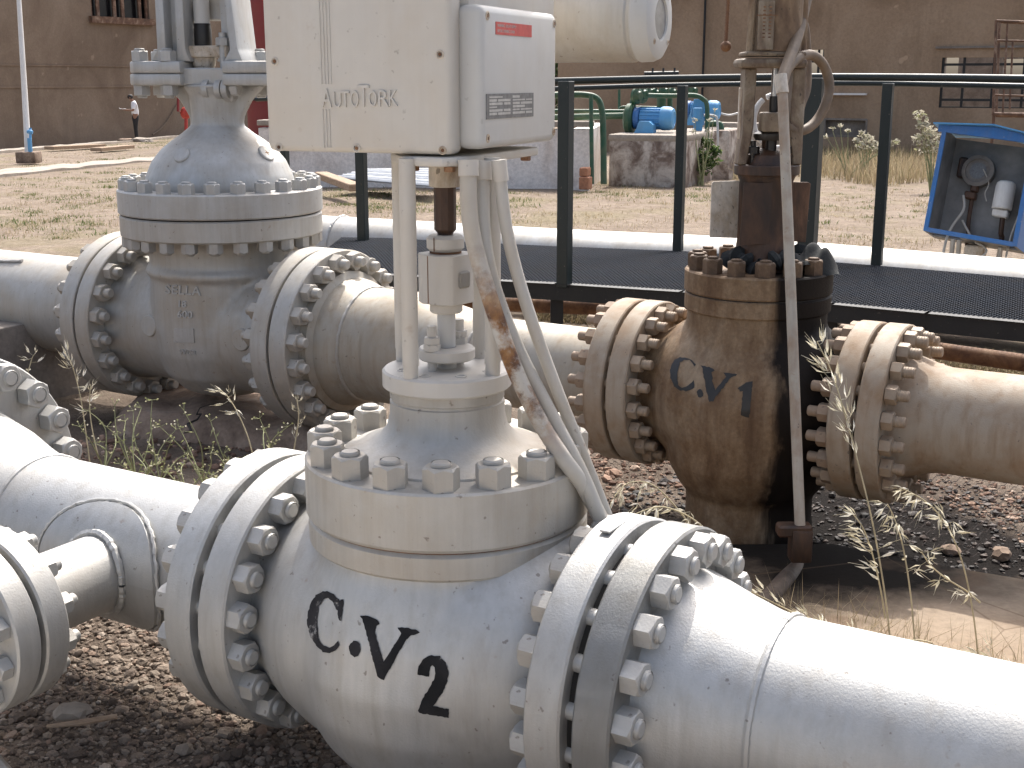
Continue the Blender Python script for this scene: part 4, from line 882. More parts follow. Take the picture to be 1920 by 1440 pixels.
def depth_of(P, pxs, px): return float(np.interp(px, [a for a, _ in pxs], [(q - CC).dot(CFW) for q in P]))
zN = lambda px: depth_of(nearP, near_px, px); zF = lambda px: depth_of(farP, far_px, px)
post((1057, 1059), 152, 538, zN(1057), .066, .066); post((1512, 1504), 96 + 50, 566, zN(1508), .082, .075)
post((679, 684), 170, 466, zF(684) * .985, .072, .05); post((1275, 1267), 160, 470, zF(1270), .058, .05); post((1655, 1632), 156, 497, zF(1640), .060, .05)
post((541, 541), 190, 462, zF(545) + .5, .05, .05)
f = MB(); f.tube([at(480, 163, zN(560) + .3), at(760, 157.5, zN(760)), at(1045, 152, zN(1045)), at(1280, 147, zN(1280)), at(1510, 144.5, zN(1510)), at(1740, 145.5, zN(1740)), at(1990, 149, zN(1960) - .1)], .0185, 20, smooth=4); f.build('top_rail', M['dark_green'], hr)
f = MB(); f.tube([at(480, 186, zF(640) + .4), at(717, 178, zF(717)), at(1045, 166.5, zF(1045)), at(1280, 159.5, zF(1280)), at(1557, 156, zF(1557)), at(1740, 158, zF(1740)), at(1990, 163.5, zF(1960) - .1)], .0165, 20, smooth=4); f.build('far_rail', M['dark_green'], hr)
# pipes at and beyond the walkway
bp_ = thing('pipe', (1.5, 8.6, .02), 'bright silver pipeline running behind the walkway', 'pipe')
def top_to_axis(px, py, htop, r): p = at_h(px, py, htop); return p - UP * r + V((0, r * .12, 0))
bpts = [at_h(470, 398, .48) - UP * .23, top_to_axis(640, 407, .48, .23), top_to_axis(1045, 430, .48, .23), top_to_axis(1400, 447, .48, .23), top_to_axis(1700, 470, .48, .23), top_to_axis(1990, 494, .48, .23)]
f = MB(); f.tube(bpts, .23, 64, smooth=8); f.build('pipe_run', M['silver_grey'], bp_)
f = MB(); q = bpts[1]; weld_bead(f, q + V((-.0, 0, 0)), (bpts[2] - bpts[0]).normalized(), .231, .012, 120, .8); f.build('weld_seam', M['silver'], bp_)
f = MB()
for p in (bpts[2], bpts[4]): f.box(V((p.x, p.y, .0)), (.3, .5, .12), (D, -N, UP), .01)
f.build('pipe_sleeper', M['concrete_grey'], bp_)
br_ = thing('pipe', (1.5, 7.0, .2), 'brown rusty pipe under the front edge of the walkway', 'pipe')
f = MB(); f.tube([at(480, 553, 7.9), at(1000, 572, 7.35), at(1300, 590, 7.0), at(1740, 655, 6.45), at(1990, 690, 6.1)], .043, 20, smooth=6); f.build('pipe_run', M['brown_rust'], br_)

# ------------------------------------------------------------------ concrete under and round the valves
cb = thing('support_block', (CG.x + .1, 5.2, 0), 'rough brown concrete block carrying the gate valve, cracked and stained', 'concrete block')
def rough_block(name, mat, parent, pts_top, zt, zbot, seg=46, amp=.012, seed=3):
    """block with an uneven worn top: heightfield over a quadrilateral plus its skirts"""
    rr = np.random.default_rng(seed); a, b_, c, d_ = [np.array(p) for p in pts_top]; u = np.linspace(0, 1, seg)
    nz = np.zeros((seg, seg)); ii, jj = np.meshgrid(np.arange(seg), np.arange(seg), indexing='ij')
    for o_ in range(1, 7): k = rr.uniform(-1, 1, 4); nz += np.sin(ii * k[0] * o_ * .35 + jj * k[1] * o_ * .35 + k[2] * 6) / o_
    xy = (a[None, None] * (1 - u[:, None, None]) * (1 - u[None, :, None]) + b_ * u[:, None, None] * (1 - u[None, :, None]) + c * u[:, None, None] * u[None, :, None] + d_ * (1 - u[:, None, None]) * u[None, :, None])
    edge = np.minimum(np.minimum(ii, seg - 1 - ii), np.minimum(jj, seg - 1 - jj)); z = zt + nz * amp - .10 * np.exp(-edge / 1.6)
    top = np.concatenate([xy[..., :2], z[..., None]], -1).reshape(-1, 3); idx = np.arange(seg * seg).reshape(seg, seg); mb = MB()
    F = [(idx[i, j], idx[i + 1, j], idx[i + 1, j + 1], idx[i, j + 1]) for i in range(seg - 1) for j in range(seg - 1)]
    loop = list(idx[:, 0]) + list(idx[-1, 1:]) + list(idx[-2::-1, -1]) + list(idx[0, -2:0:-1]); n = len(top); V_ = [tuple(p) for p in top]; L = len(loop); rows = 8
    for q in range(1, rows + 1):
        for i in loop: x, y, z0 = V_[i]; k = q / rows; bul = .018 * math.sin(q * 2.1 + i * .37) + .012 * math.sin(i * 1.3 + q); V_.append((x + bul, y - .06 * k + bul, z0 * (1 - k) + zbot * k))
    for q in range(rows):
        for i in range(L):
            j = (i + 1) % L; A = loop[i] if q == 0 else n + (q - 1) * L + i; B = loop[j] if q == 0 else n + (q - 1) * L + j; F.append((B, A, n + q * L + i, n + q * L + j))
    mb.add(V_, F); return mb.build(name, mat, parent, sharp=70)
q_ = lambda p: (p.x, p.y)
pA, pB, pC, pD = at_h(165, 820, .10), at_h(600, 830, .10), at_h(760, 700, .10), at_h(330, 672, .10)
rough_block('block_body', M['concrete_brown'], cb, [(*q_(at_h(195, 765, .13)), 0), (*q_(at_h(590, 805, .13)), 0), (*q_(at_h(720, 690, .13)), 0), (*q_(at_h(330, 655, .13)), 0)], .115, -.15)
f = MB(); ck_ = [at_h(345 + 5 * k + 9 * math.sin(k * 1.7), 812 - 6.5 * k + 4 * math.sin(k * 2.3), .135 + .001 * k) for k in range(9)]
f.tube(ck_, [.002, .005, .006, .005, .004, .003, .003, .002, .001], 6); f.build('crack', M['dark_gap'], cb)
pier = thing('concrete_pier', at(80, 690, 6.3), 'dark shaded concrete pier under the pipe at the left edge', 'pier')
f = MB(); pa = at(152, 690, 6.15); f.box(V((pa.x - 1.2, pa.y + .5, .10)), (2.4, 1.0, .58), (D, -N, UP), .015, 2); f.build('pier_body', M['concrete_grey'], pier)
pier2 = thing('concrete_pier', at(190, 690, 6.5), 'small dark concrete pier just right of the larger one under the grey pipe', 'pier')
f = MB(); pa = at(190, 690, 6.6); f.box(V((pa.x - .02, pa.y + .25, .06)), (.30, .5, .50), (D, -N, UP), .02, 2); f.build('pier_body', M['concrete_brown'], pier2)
# concrete apron in front of the stained valve
def slab(name, pts, h, thick, mat, label, cat, kind=None, bev=.008):
    mb = MB(); P = [at_h(px, py, h) for px, py in pts]; o = P[0]
    mb.prism([(p.x - o.x, p.y - o.y) for p in P], thick, V((o.x, o.y, h - thick)), (V((1, 0, 0)), V((0, 1, 0)), UP), bev)
    ob = mb.build(name, mat); tag(ob, label, cat, kind=kind); return ob
def apron_mat():
    m, nd, lk, bs = new_mat('stained_apron'); geo = nd.new('ShaderNodeNewGeometry'); pos = geo.outputs['Position']
    n1 = noise(nd, lk, 2.2, 6, .62, pos, .3); n2 = noise(nd, lk, 40, 5, .7, pos)
    c = ramp(nd, lk, n1, [(.32, (.23, .172, .122)), (.5, (.30, .232, .168)), (.68, (.35, .278, .205))])
    c = mix(nd, lk, .4, c, ramp(nd, lk, n2, [(.3, g(.6)), (.7, g(1.3))]), 'MULTIPLY')
    dv = nd.new('ShaderNodeVectorMath'); dv.operation = 'DISTANCE'; lk.new(pos, dv.inputs[0]); dv.inputs[1].default_value = (C1.x + .16, C1.y - .34, .07)
    n3 = noise(nd, lk, 3.3, 6, .65, pos); oil = ramp(nd, lk, math_n(nd, lk, 'ADD', dv.outputs['Value'], math_n(nd, lk, 'MULTIPLY', n3, .75)), [(.66, g(.97)), (.84, g(.45)), (1.06, g(0))])
    c = mix(nd, lk, oil, c, (.008, .0065, .0055)); bs.inputs['Specular IOR Level'].default_value = .12
    spots = ramp(nd, lk, noise(nd, lk, 4.1, 3, .5, pos), [(.62, g(0)), (.70, g(.55))]); c = mix(nd, lk, spots, c, (.15, .10, .065))
    cm = nd.new('ShaderNodeTexVoronoi'); cm.feature = 'DISTANCE_TO_EDGE'; cm.inputs['Scale'].default_value = 1.7; lk.new(pos, cm.inputs['Vector'])
    c = mix(nd, lk, ramp(nd, lk, cm.outputs['Distance'], [(0, g(.6)), (.006, g(0))]), c, (.12, .08, .05))
    lk.new(c, bs.inputs['Base Color']); bs.inputs['Roughness'].default_value = .9; bump(nd, lk, bs, mix(nd, lk, .5, n1, n2), .25, .012); return m
slab('concrete_apron', [(1180, 1020), (1560, 1018), (1700, 1048), (2050, 1106), (2300, 1420), (1500, 1420), (1300, 1230), (1150, 1160)], .074, .16, apron_mat(), 'tan concrete apron in front of the stained valve, black with oil near it', 'apron', 'structure')
f = MB(); o = V((-1.04, 2.33, 0)); kp = [(-1.04, 2.33), (-3.2, 2.1), (-12, 2), (-12, -9), (9, -9), (9, -4.2), (3.0, -.62), (-.18, 1.30)]  # kerb corner plus an added unseen slab, pale to bounce light onto valve fronts
f.prism([(x - o.x, y - o.y) for x, y in kp], .25, V((o.x, o.y, -.05)), (V((1, 0, 0)), V((0, 1, 0)), UP), .012)
tag(f.build('pavement', mottled('pale_bounce_paving', [(.40, .35, .29), (.50, .45, .385), (.56, .51, .44)], .9, 2, .15, 0, 30)), 'pale concrete kerb corner at the lower left edge, with an unseen slab added to bounce light', 'pavement', kind='structure')

# chicken-wire lying on the soil behind
def wire_mat(): return plain('dark_wire', (.03, .02, .016), .9, 0, .2, 30, 0)
def wire_sheet(name, quad_px, nU, nV, label, amp=.02):
    P = [at_h(px, py, .0) for px, py in quad_px]; vv, ff, base = [], [], 0; a, b_, c, d_ = [np.array(p) for p in P]; u = np.linspace(0, 1, nU)
    for k in range(nV):
        zig = np.choose(np.arange(nU) % 4, [0, 0, 1, 1]); zig = np.where(k % 2, 1 - zig, zig); t = ((k + zig * .96) / nV)[:, None]
        p = (a * (1 - u[:, None]) + b_ * u[:, None]) * (1 - t) + (d_ * (1 - u[:, None]) + c * u[:, None]) * t
        p[:, 2] = ground_z(p[:, 0], p[:, 1]) + .012 + .4 * amp * np.sin(p[:, 0] * 7 + p[:, 1] * 3) + amp * .6 * np.sin(p[:, 1] * 11)
        lo = p + np.array([0, -.0013, -.001]); hi = p + np.array([0, .0013, .001]); i_ = np.arange(nU - 1)
        vv.append(np.concatenate([lo, hi])); ff.append(np.stack([i_, i_ + 1, i_ + 1 + nU, i_ + nU], 1) + base); base += 2 * nU
    o = np_object(name, np.concatenate(vv), np.concatenate(ff), wire_mat()); tag(o, label, 'wire mesh'); return o
wire_sheet('wire_mesh', [(1125, 960), (1290, 985), (1260, 838), (1110, 820)], 44, 15, 'thin wire netting lying on soil left of the stained valve')
wire_sheet('wire_mesh', [(1545, 1000), (1960, 1085), (1990, 905), (1600, 880)], 72, 20, 'thin wire netting lying on soil under the tan pipe at the right')

# ------------------------------------------------------------------ conduits hanging from the actuator
def conduit(pts, ys, r, mat, label):
    Ys = np.interp(np.linspace(0, 1, len(pts)), np.linspace(0, 1, len(ys)), ys); P = [at_Y(px, py, float(y)) for (px, py), y in zip(pts, Ys)]
    t = thing('flexible_conduit', P[-1], label, 'conduit', 'conduits hanging from the actuator box')
    f = MB(); f.tube(P, r, 18, smooth=8); f.build('conduit_length', mat, t)
    f = MB(); f.tube([P[0], P[0].lerp(P[1], .30)], r * 1.2, 14); f.build('conduit_gland', M['cream'], t); return t
conduit([(878, 300), (880, 400), (895, 480), (927, 585), (964, 690), (1012, 790), (1058, 862), (1092, 908), (1128, 975)], [2.19, 2.175, 2.165, 2.16, 2.145, 2.22], .0145, M['conduit_rust'], 'rust streaked conduit bending from the actuator box to the bonnet edge')
conduit([(905, 302), (905, 420), (922, 525), (968, 650), (1034, 780), (1090, 888), (1136, 1000), (1160, 1060)], [2.225, 2.205, 2.195, 2.18, 2.165, 2.24], .0132, M['conduit'], 'pale conduit running in the middle between the other two conduits')
conduit([(935, 300), (950, 430), (985, 565), (1040, 720), (1092, 850), (1150, 1000), (1170, 1060)], [2.20, 2.20, 2.20, 2.23, 2.25], .0110, M['conduit'], 'thinnest pale conduit, farthest right of those under the actuator box')

# ------------------------------------------------------------------ BUILDINGS
def wall_holes(name, mat, p0, u, s_rng, z_rng, holes, thick, back, parent):
    """wall in the vertical plane through p0 along u, with real openings (s0,s1,z0,z1); back = unit vector into the wall"""
    S = sorted({s_rng[0], s_rng[1], *[h[0] for h in holes], *[h[1] for h in holes]}); Z = sorted({z_rng[0], z_rng[1], *[h[2] for h in holes], *[h[3] for h in holes]})
    def solid(i, j):
        if i < 0 or j < 0 or i >= len(S) - 1 or j >= len(Z) - 1: return False
        cs, cz = (S[i] + S[i + 1]) / 2, (Z[j] + Z[j + 1]) / 2
        return not any(h[0] < cs < h[1] and h[2] < cz < h[3] for h in holes)
    P = lambda s_, z, k: V((p0.x, p0.y, 0)) + u * s_ + UP * z + back * (thick * k); mb = MB()
    def quad(*p): mb.add(p, [(0, 1, 2, 3)])
    for i in range(len(S) - 1):
        for j in range(len(Z) - 1):
            if not solid(i, j): continue
            a, b_, c, d_ = S[i], S[i + 1], Z[j], Z[j + 1]
            quad(P(a, c, 0), P(b_, c, 0), P(b_, d_, 0), P(a, d_, 0)); quad(P(b_, c, 1), P(a, c, 1), P(a, d_, 1), P(b_, d_, 1))
            if not solid(i - 1, j): quad(P(a, c, 1), P(a, c, 0), P(a, d_, 0), P(a, d_, 1))
            if not solid(i + 1, j): quad(P(b_, c, 0), P(b_, c, 1), P(b_, d_, 1), P(b_, d_, 0))
            if not solid(i, j - 1): quad(P(a, c, 1), P(b_, c, 1), P(b_, c, 0), P(a, c, 0))
            if not solid(i, j + 1): quad(P(a, d_, 0), P(b_, d_, 0), P(b_, d_, 1), P(a, d_, 1))
    return mb.build(name, mat, parent, smooth=False)
class WallPlane:
    def __init__(s, p0, u): s.p0 = V((p0.x, p0.y, 0)); s.u = u; s.n = V((u.y, -u.x, 0)); s.back = -s.n
    def sz(s, px, py): p = on_plane(px, py, s.p0, s.n); return (p - s.p0).dot(s.u), p.z
    def rect(s, x0, y0, x1, y1):
        a, b_, c, d_ = s.sz(x0, y0), s.sz(x1, y0), s.sz(x0, y1), s.sz(x1, y1); return (a[0] + c[0]) / 2, (b_[0] + d_[0]) / 2, (c[1] + d_[1]) / 2, (a[1] + b_[1]) / 2
    def pt(s, s_, z, out=0.0): return s.p0 + s.u * s_ + UP * z + s.n * out
    def ax(s): return (s.u, s.back, UP)
def bars(mb, W, r, xs, zs, w, depth, out):
    s0, s1, z0, z1 = r
    for k in xs: mb.box(W.pt(s0 + (s1 - s0) * k, (z0 + z1) / 2, out), (w, depth, z1 - z0), W.ax())
    for k in zs: mb.box(W.pt((s0 + s1) / 2, z0 + (z1 - z0) * k, out - depth * .02), (s1 - s0, depth * .9, w), W.ax())
# left building
WLp = at(253, 250, 54.5); WL = WallPlane(WLp, V((.515, .857, 0)).normalized())
bl_ = thing('building', (WLp.x, WLp.y, -1), 'brown rendered building with a long high window, behind the reading man', 'building')
sa, sb = WL.sz(-60, 200)[0] - 3, WL.sz(690, 200)[0]
wr = WL.rect(170, -16, 279, 33); wl_o = wall_holes('wall', M['wall_left'], WLp, WL.u, (sa, sb), (-2.2, 5.6), [wr], .4, WL.back, bl_)
f = MB(); bars(f, WL, wr, (.012, .14, .42, .56, .86, .985), (), .16, .08, -.12); f.box(WL.pt((wr[0] + wr[1]) / 2, wr[2] - .13, .03), (wr[1] - wr[0] + .3, .3, .26), WL.ax()); wf = f.build('window', M['rust_frame'], bl_)
f = MB(); f.box(WL.pt((wr[0] + wr[1]) / 2, (wr[2] + wr[3]) / 2, -.3), (wr[1] - wr[0], .03, wr[3] - wr[2]), WL.ax()); f.build('pane', M['glass_dark'], wf)
f = MB()
for (xa, ya), (xb, yb), h_ in (((0, 126), (290, 121), .05), ((0, 169), (290, 157), .07)):
    s0, z0 = WL.sz(xa, ya); s1, z1 = WL.sz(xb, yb); f.box(WL.pt((s0 + s1) / 2, (z0 + z1) / 2, .012), (abs(s1 - s0) + 6, .05, h_), WL.ax())
f.build('render_band', wall_mat('brown_render_band', (.165, .119, .083), (.21, .156, .112), (.245, .19, .14)), bl_)
# right building
WRp = V((9.6, 34.0, 0)); WR = WallPlane(WRp, D)
rb = thing('building', (WRp.x, WRp.y, -.6), 'tan rendered building with barred windows across the right background', 'building')
s0R = WR.sz(1046, 150)[0]; s1R = WR.sz(2080, 150)[0]
w1 = WR.rect(1496, 93, 1544, 152); w2 = WR.rect(1763, 107, 1990, 203); vt = WR.rect(1545, 223, 1625, 256)
wall_holes('wall', M['wall_right'], WRp, WR.u, (s0R, s1R), (-1.2, 4.15), [w1, w2, vt], .35, WR.back, rb)
WB = WallPlane(WRp + WR.back * 6, D); 
hb1 = WB.rect(1470, 85, 1546, 160); hb2 = WB.rect(1770, 104, 1797, 142); hb3 = WB.rect(1880, 110, 1990, 150)
wall_holes('rear_wall', M['concrete_grey'], WB.p0, WB.u, (s0R - 2, s1R + 3), (-1.2, 3.6), [hb1, hb2, hb3], .3, WB.back, rb)
f = MB(); f.box(WR.pt(s0R + .02, 1.4, -3.2), (.3, 5.2, 5.6), WR.ax()); f.build('side_wall', M['wall_right'], rb)
f = MB(); bars(f, WR, w2, (.01, .19, .44, .69, .94), (.0, .16, .86), .06, .05, -.06); wfr = f.build('window', M['black_steel'], rb)
f = MB(); bars(f, WR, w1, (.02, .78, .98), (.62,), .05, .05, -.06); f.build('window', M['black_steel'], rb)
s_, z_ = WR.sz(1515, 176)
f = MB(); sA, sB = WR.sz(1500, 176)[0], WR.sz(1626, 176)[0]; f.box(WR.pt((sA + sB) / 2, z_, .05), (sB - sA, .12, .05), WR.ax()); f.build('ledge', M['white'], rb)
f = MB(); f.box(WR.pt((vt[0] + vt[1]) / 2, (vt[2] + vt[3]) / 2, -.2), (vt[1] - vt[0] - .01, .04, vt[3] - vt[2] - .01), WR.ax()); bars(f, WR, vt, (.01, .99), (.02, .98), .05, .06, -.02); f.build('vent_grille', M['concrete_grey'], rb)
f = MB(); sA = WR.sz(1322, 90)[0]; f.tube([WR.pt(sA, -.8, .09), WR.pt(sA, 4.1, .09)], .032, 10); f.build('drainpipe', M['black_steel'], rb)
f = MB(); sA, zA = WR.sz(1254, 38); f.tube([WR.pt(sA, zA, -.05), WR.pt(sA, zA, .5), WR.pt(sA + .15, zA, .55)], .05, 10); f.build('pipe_stub', M['brown_rust'], rb)
f = MB(); sA, sB = WR.sz(1755, 90)[0], WR.sz(1990, 90)[0]; zA = WR.sz(1860, 88)[1]; f.box(WR.pt((sA + sB) / 2, zA, .02), (sB - sA, .10, .05), WR.ax()); f.build('lintel', M['concrete_grey'], rb)
# rusted steel stair frame by the right edge
sf = thing('steel_frame', at(1900, 220, 27), 'rusted tubular steel frame standing by the barred window at the right edge', 'frame')
f = MB(); zf = 27.0
for (xa, ya, xb, yb, w_) in ((1868, 38, 1862, 216, .03), (1889, 44, 1880, 214, .022), (1868, 39, 1990, 44, .03), (1868, 76, 1990, 78, .022), (1862, 178, 1990, 182, .022), (1862, 214, 1990, 216, .045), (1899, 76, 1893, 205, .022), (1948, 40, 1942, 216, .03)):
    f.tube([at(xa, ya, zf), at(xb, yb, zf)], w_, 6)
    f.tube([at(xa + 6, ya + 2, zf + 1.0), at(xb + 6, yb + 2, zf + 1.0)], w_, 6) if w_ >= .03 else None
for px in (1864, 1944): f.tube([at(px, 214, zf), V((at(px, 214, zf).x, at(px, 214, zf).y, -.6))], .035, 6)
f.build('tube_frame', M['rust_frame'], sf)

# tank, basin wall, plinth
tk = thing('storage_tank', at(562, 240, 41), 'dark red steel tank behind the white basin wall, left of the actuator box', 'tank')
tcen = at(566, 230, 41.5); tcen.z = 0; f = MB(); f.lathe([(0, -.9), (1.72, -.9), (1.72, 6), (0, 6.6)], tcen, UP, 64); f.build('tank_shell', M['red'], tk)
f = MB(); zt_ = at(500, 180, 41).z; f.lathe([(1.70, zt_ - .13), (1.78, zt_ - .13), (1.78, zt_ + .09), (1.70, zt_ + .09)], tcen, UP, 64, closed=True); f.build('tank_band', M['black_steel'], tk)
bw = thing('basin_wall', on_ground(800, 345), 'low white limewashed basin wall behind the walkway', 'wall')
pe = on_ground(1104, 358); B8 = V((math.cos(R(8)), -math.sin(R(8)), 0)); BN8 = V((-B8.y * -1, -B8.x, 0)); BN8 = V((-math.sin(R(8)), -math.cos(R(8)), 0)); ps = pe - B8 * 5.6; hW = at(1104, 228, (pe - CC).dot(CFW)).z
f = MB(); mid = (pe + ps) / 2; f.box(V((mid.x, mid.y, (hW - 1) / 2 - .06)) - BN8 * .18, (5.6, .34, hW + .88), (B8, -BN8, UP), .01); 
f.box(pe - B8 * .17 - BN8 * 2.06 + UP * ((hW - 1) / 2 - .06 - pe.z - .004), (.33, 3.4, hW + .87), (B8, -BN8, UP), .01); f.build('wall_face', M['limewash'], bw)
f = MB(); f.box(V((mid.x, mid.y, hW - .035)) - BN8 * .18 + B8 * .02, (5.66, .42, .09), (B8, -BN8, UP), .012); f.build('coping', M['kerb'], bw)
pq = on_ground(1140, 349); z_pl = at(1142, 256, (pq - CC).dot(CFW)).z
pn = thing('pump_plinth', pq, 'tall plinth with peeling plaster carrying the nearer blue motor', 'plinth')
qx = (V((.93, -.36, 0)).normalized()); qn = V((-.36, -.93, 0)).normalized(); qx = V((qn.y * -1, qn.x, 0))
f = MB(); f.box(V((pq.x, pq.y, 0)) + qx * .66 - qn * 1.1 + UP * ((z_pl + pq.z) / 2 - .05), (1.32, 2.2, z_pl - pq.z + .1), (qx, -qn, UP), .05, 2); f.build('plinth_body', M['peeling'], pn)
f = MB(); f.box(V((pq.x, pq.y, 0)) + qx * .66 - qn * 1.1 + UP * (z_pl - .01), (1.345, 2.22, .12), (qx, -qn, UP), .035, 2); f.build('plinth_cap', M['kerb'], pn)
pq2 = at(1296, 300, 24.0); z2_ = at(1296, 243, 24.0).z
pn2 = thing('pump_plinth', pq2, 'weathered plinth under the farther blue motor, behind the green shrub', 'plinth')
f = MB(); f.box(V((pq2.x + .45, pq2.y + .6, (z2_ - .8) / 2)), (1.0, 1.4, z2_ + .8), (qx, -qn, UP), .04, 2); f.build('plinth_body', M['peeling'], pn2)
lw = thing('low_wall', at(1365, 300, 26), 'short tan concrete wall right of the pump plinths', 'wall')
f = MB(); pz = at(1366, 300, 26.0); zw_ = at(1366, 229, 26.0).z; f.box(V((pz.x + .1, pz.y, (zw_ - .9) / 2)), (1.5, .4, zw_ + .9), (D, -N, UP), .03, 2); f.build('wall_face', M['kerb'], lw)

# pumps and green pipework
def pump(px, py, zc, s, label, full=True):
    c = at(px, py, zc); t = thing('pump_motor', c - UP * .3 * s, label, 'pump motor', 'blue pump motors on the plinths'); ax_ = (qx, -qn, UP); k = s
    f = MB(); f.lathe([(0, -.22 * k), (.155 * k, -.22 * k), (.16 * k, -.2 * k), (.16 * k, .16 * k), (0, .16 * k)], c, qx, 32)
    for q in range(16):
        a_ = 2 * math.pi * q / 16; dr_ = -qn * math.cos(a_) + UP * math.sin(a_); f.box(c + dr_ * .168 * k - qx * .03 * k, (.36 * k, .035 * k, .016 * k), (qx, dr_, qx.cross(dr_)))
    mb_ = f.build('motor_body', M['blue_light'], t)
    f = MB(); f.lathe([(0, .15 * k), (.195 * k, .15 * k), (.205 * k, .18 * k), (.20 * k, .30 * k), (.17 * k, .36 * k), (.12 * k, .375 * k), (.11 * k, .36 * k), (0, .36 * k)], c, qx, 32); f.build('fan_cowl', M['blue_light'], t)
    f = MB(); f.prism([(-.27, -.29), (.09, -.29), (.09, -.10), (.02, -.04), (-.16, -.04), (-.20, -.16)], .24 * k, c - qn * (-.12 * k), (qx * k, UP * k, qn)); f.build('motor_foot', M['blue_light'], t)
    f = MB(); f.lathe([(0, -.34 * k), (.17 * k, -.34 * k), (.19 * k, -.32 * k), (.19 * k, -.23 * k), (0, -.22 * k)], c, qx, 28); f.build('bearing_bracket', M['blue'], t)
    if full: f = MB(); f.lathe([(0, -.50 * k), (.20 * k, -.50 * k), (.27 * k, -.46 * k), (.28 * k, -.38 * k), (.24 * k, -.34 * k), (0, -.33 * k)], c - UP * .02, qx, 36); f.build('pump_casing', M['green'], t)
    return c
mcn = pump(1225, 222, 22.3, 1.0, 'nearer light blue motor with green pump casing on the peeling plinth')
pump(1316, 207, 25.0, .95, 'farther light blue motor behind the blue pipe stand')
ys_ = thing('pipe_stand', at(1309, 300, 23.0), 'bright blue steel pipe stand with a forked head beside the shrub', 'stand')
f = MB(); zc = 23.0
for poly, y_ in (([(1301, 186), (1323, 185), (1319, 215), (1316, 300), (1303, 300), (1302, 235), (1295, 215)], 0),):
    P = [at(px, py, zc) for px, py in poly]; o = P[0]; f.prism([((p - o).x, p.z - o.z) for p in P][::-1], .05, o, (V((1, 0, 0)), UP, V((0, -1, 0))), .004)
f.box(at(1308, 213, zc - .08), (.16, .10, .22), None, .02); f.build('stand_plate', M['blue_light'], ys_)
gp = thing('pipework', at(1118, 340, 21.5), 'green painted pipework with valves around the blue pump motors', 'pipework')
def gpipe(pts, r, zs, nm='pipe_run', mat='green', sm=5):
    if not isinstance(zs, (list, tuple)): zs = [zs] * len(pts)
    f = MB(); f.tube([at(px, py, z) for (px, py), z in zip(pts, zs)], r, 12, smooth=sm); return f.build(nm, M[mat], gp)
gpipe([(1020, 179), (1060, 178), (1095, 178), (1118, 184), (1128, 204), (1131, 250), (1132, 345)], .052, 20.9)
gpipe([(1108, 178), (1109, 250), (1110, 345)], .034, 20.6, sm=1)
gpipe([(1020, 221), (1100, 219), (1182, 217)], .058, [23.2, 22.9, 22.5], sm=1)
gpipe([(1040, 208), (1180, 209)], .036, 23.6, sm=1)
gpipe([(1160, 208), (1165, 202), (1180, 201), (1260, 203)], .03, 23.8)
gpipe([(1186, 222), (1186, 200), (1188, 186), (1196, 178), (1212, 177)], .055, 22.4)
gpipe([(1212, 179), (1260, 180), (1300, 179), (1318, 186), (1326, 204), (1324, 290)], .042, [22.4, 22.6, 22.8, 22.8, 22.8, 22.8])
gpipe([(1240, 180), (1240, 205)], .085, 23.5, sm=1); gpipe([(1256, 180), (1256, 205)], .05, 23.6, sm=1)
gpipe([(1161, 168), (1161, 210)], .026, 24.5, sm=1)
gpipe([(1330, 233), (1344, 232), (1352, 240), (1353, 290)], .058, 24.0); gpipe([(1320, 216), (1338, 217), (1345, 228), (1346, 290)], .022, 23.6, 'cable_conduit', 'label_grey')
for px, py, r_, z in ((1196, 180, .14, 22.2), (1206, 178, .15, 22.4), (1219, 173, .10, 23), (1246, 172, .11, 23), (1262, 174, .10, 23.2), (1290, 168, .11, 23.2), (1230, 175, .09, 23.1), (1300, 170, .10, 23.4)):
    c_ = at(px, py, z); f = MB(); f.lathe([(0, -.05), (r_, -.05), (r_, .0), (r_ * .6, .03), (r_ * .5, .07), (0, .07)], c_, qx * .9 - qn * -.4, 20); f.tube([c_, c_ + UP * r_ * 1.5], .02, 8); f.build('valve', M['green'], gp)
f = MB()
for px in (1224, 1244, 1265): f.tube([at(px, 138, 24.5), at(px, 128, 24.5)], .02, 6)
f.tube([at(1208, 139, 24.5), at(1272, 138, 24.5)], .05, 8); f.build('header', M['black_steel'], gp)
gr1 = thing('cable', at(1375, 213, 25), 'pale grey cable running from the far motor to the tall yoke', 'cable')
f = MB(); f.tube([at(1352, 213, 25), at(1368, 216, 25), at(1384, 212, 25), at(1402, 208, 25)], .02, 8, smooth=5); f.build('cable_length', M['label_grey'], gr1)
bk = thing('brick_pile', at(1098, 350, 20.5), 'small stack of orange bricks leaning at the corner of the white basin wall', 'bricks')
for k, (px, py, sx_, sz_) in enumerate(((1097, 322, .13, .14), (1098, 343, .16, .2))): f = MB(); f.box(at(px, py, 20.4), (sx_, .22, sz_), (qx, -qn, UP), .015); f.build('brick', M['brick'], bk)

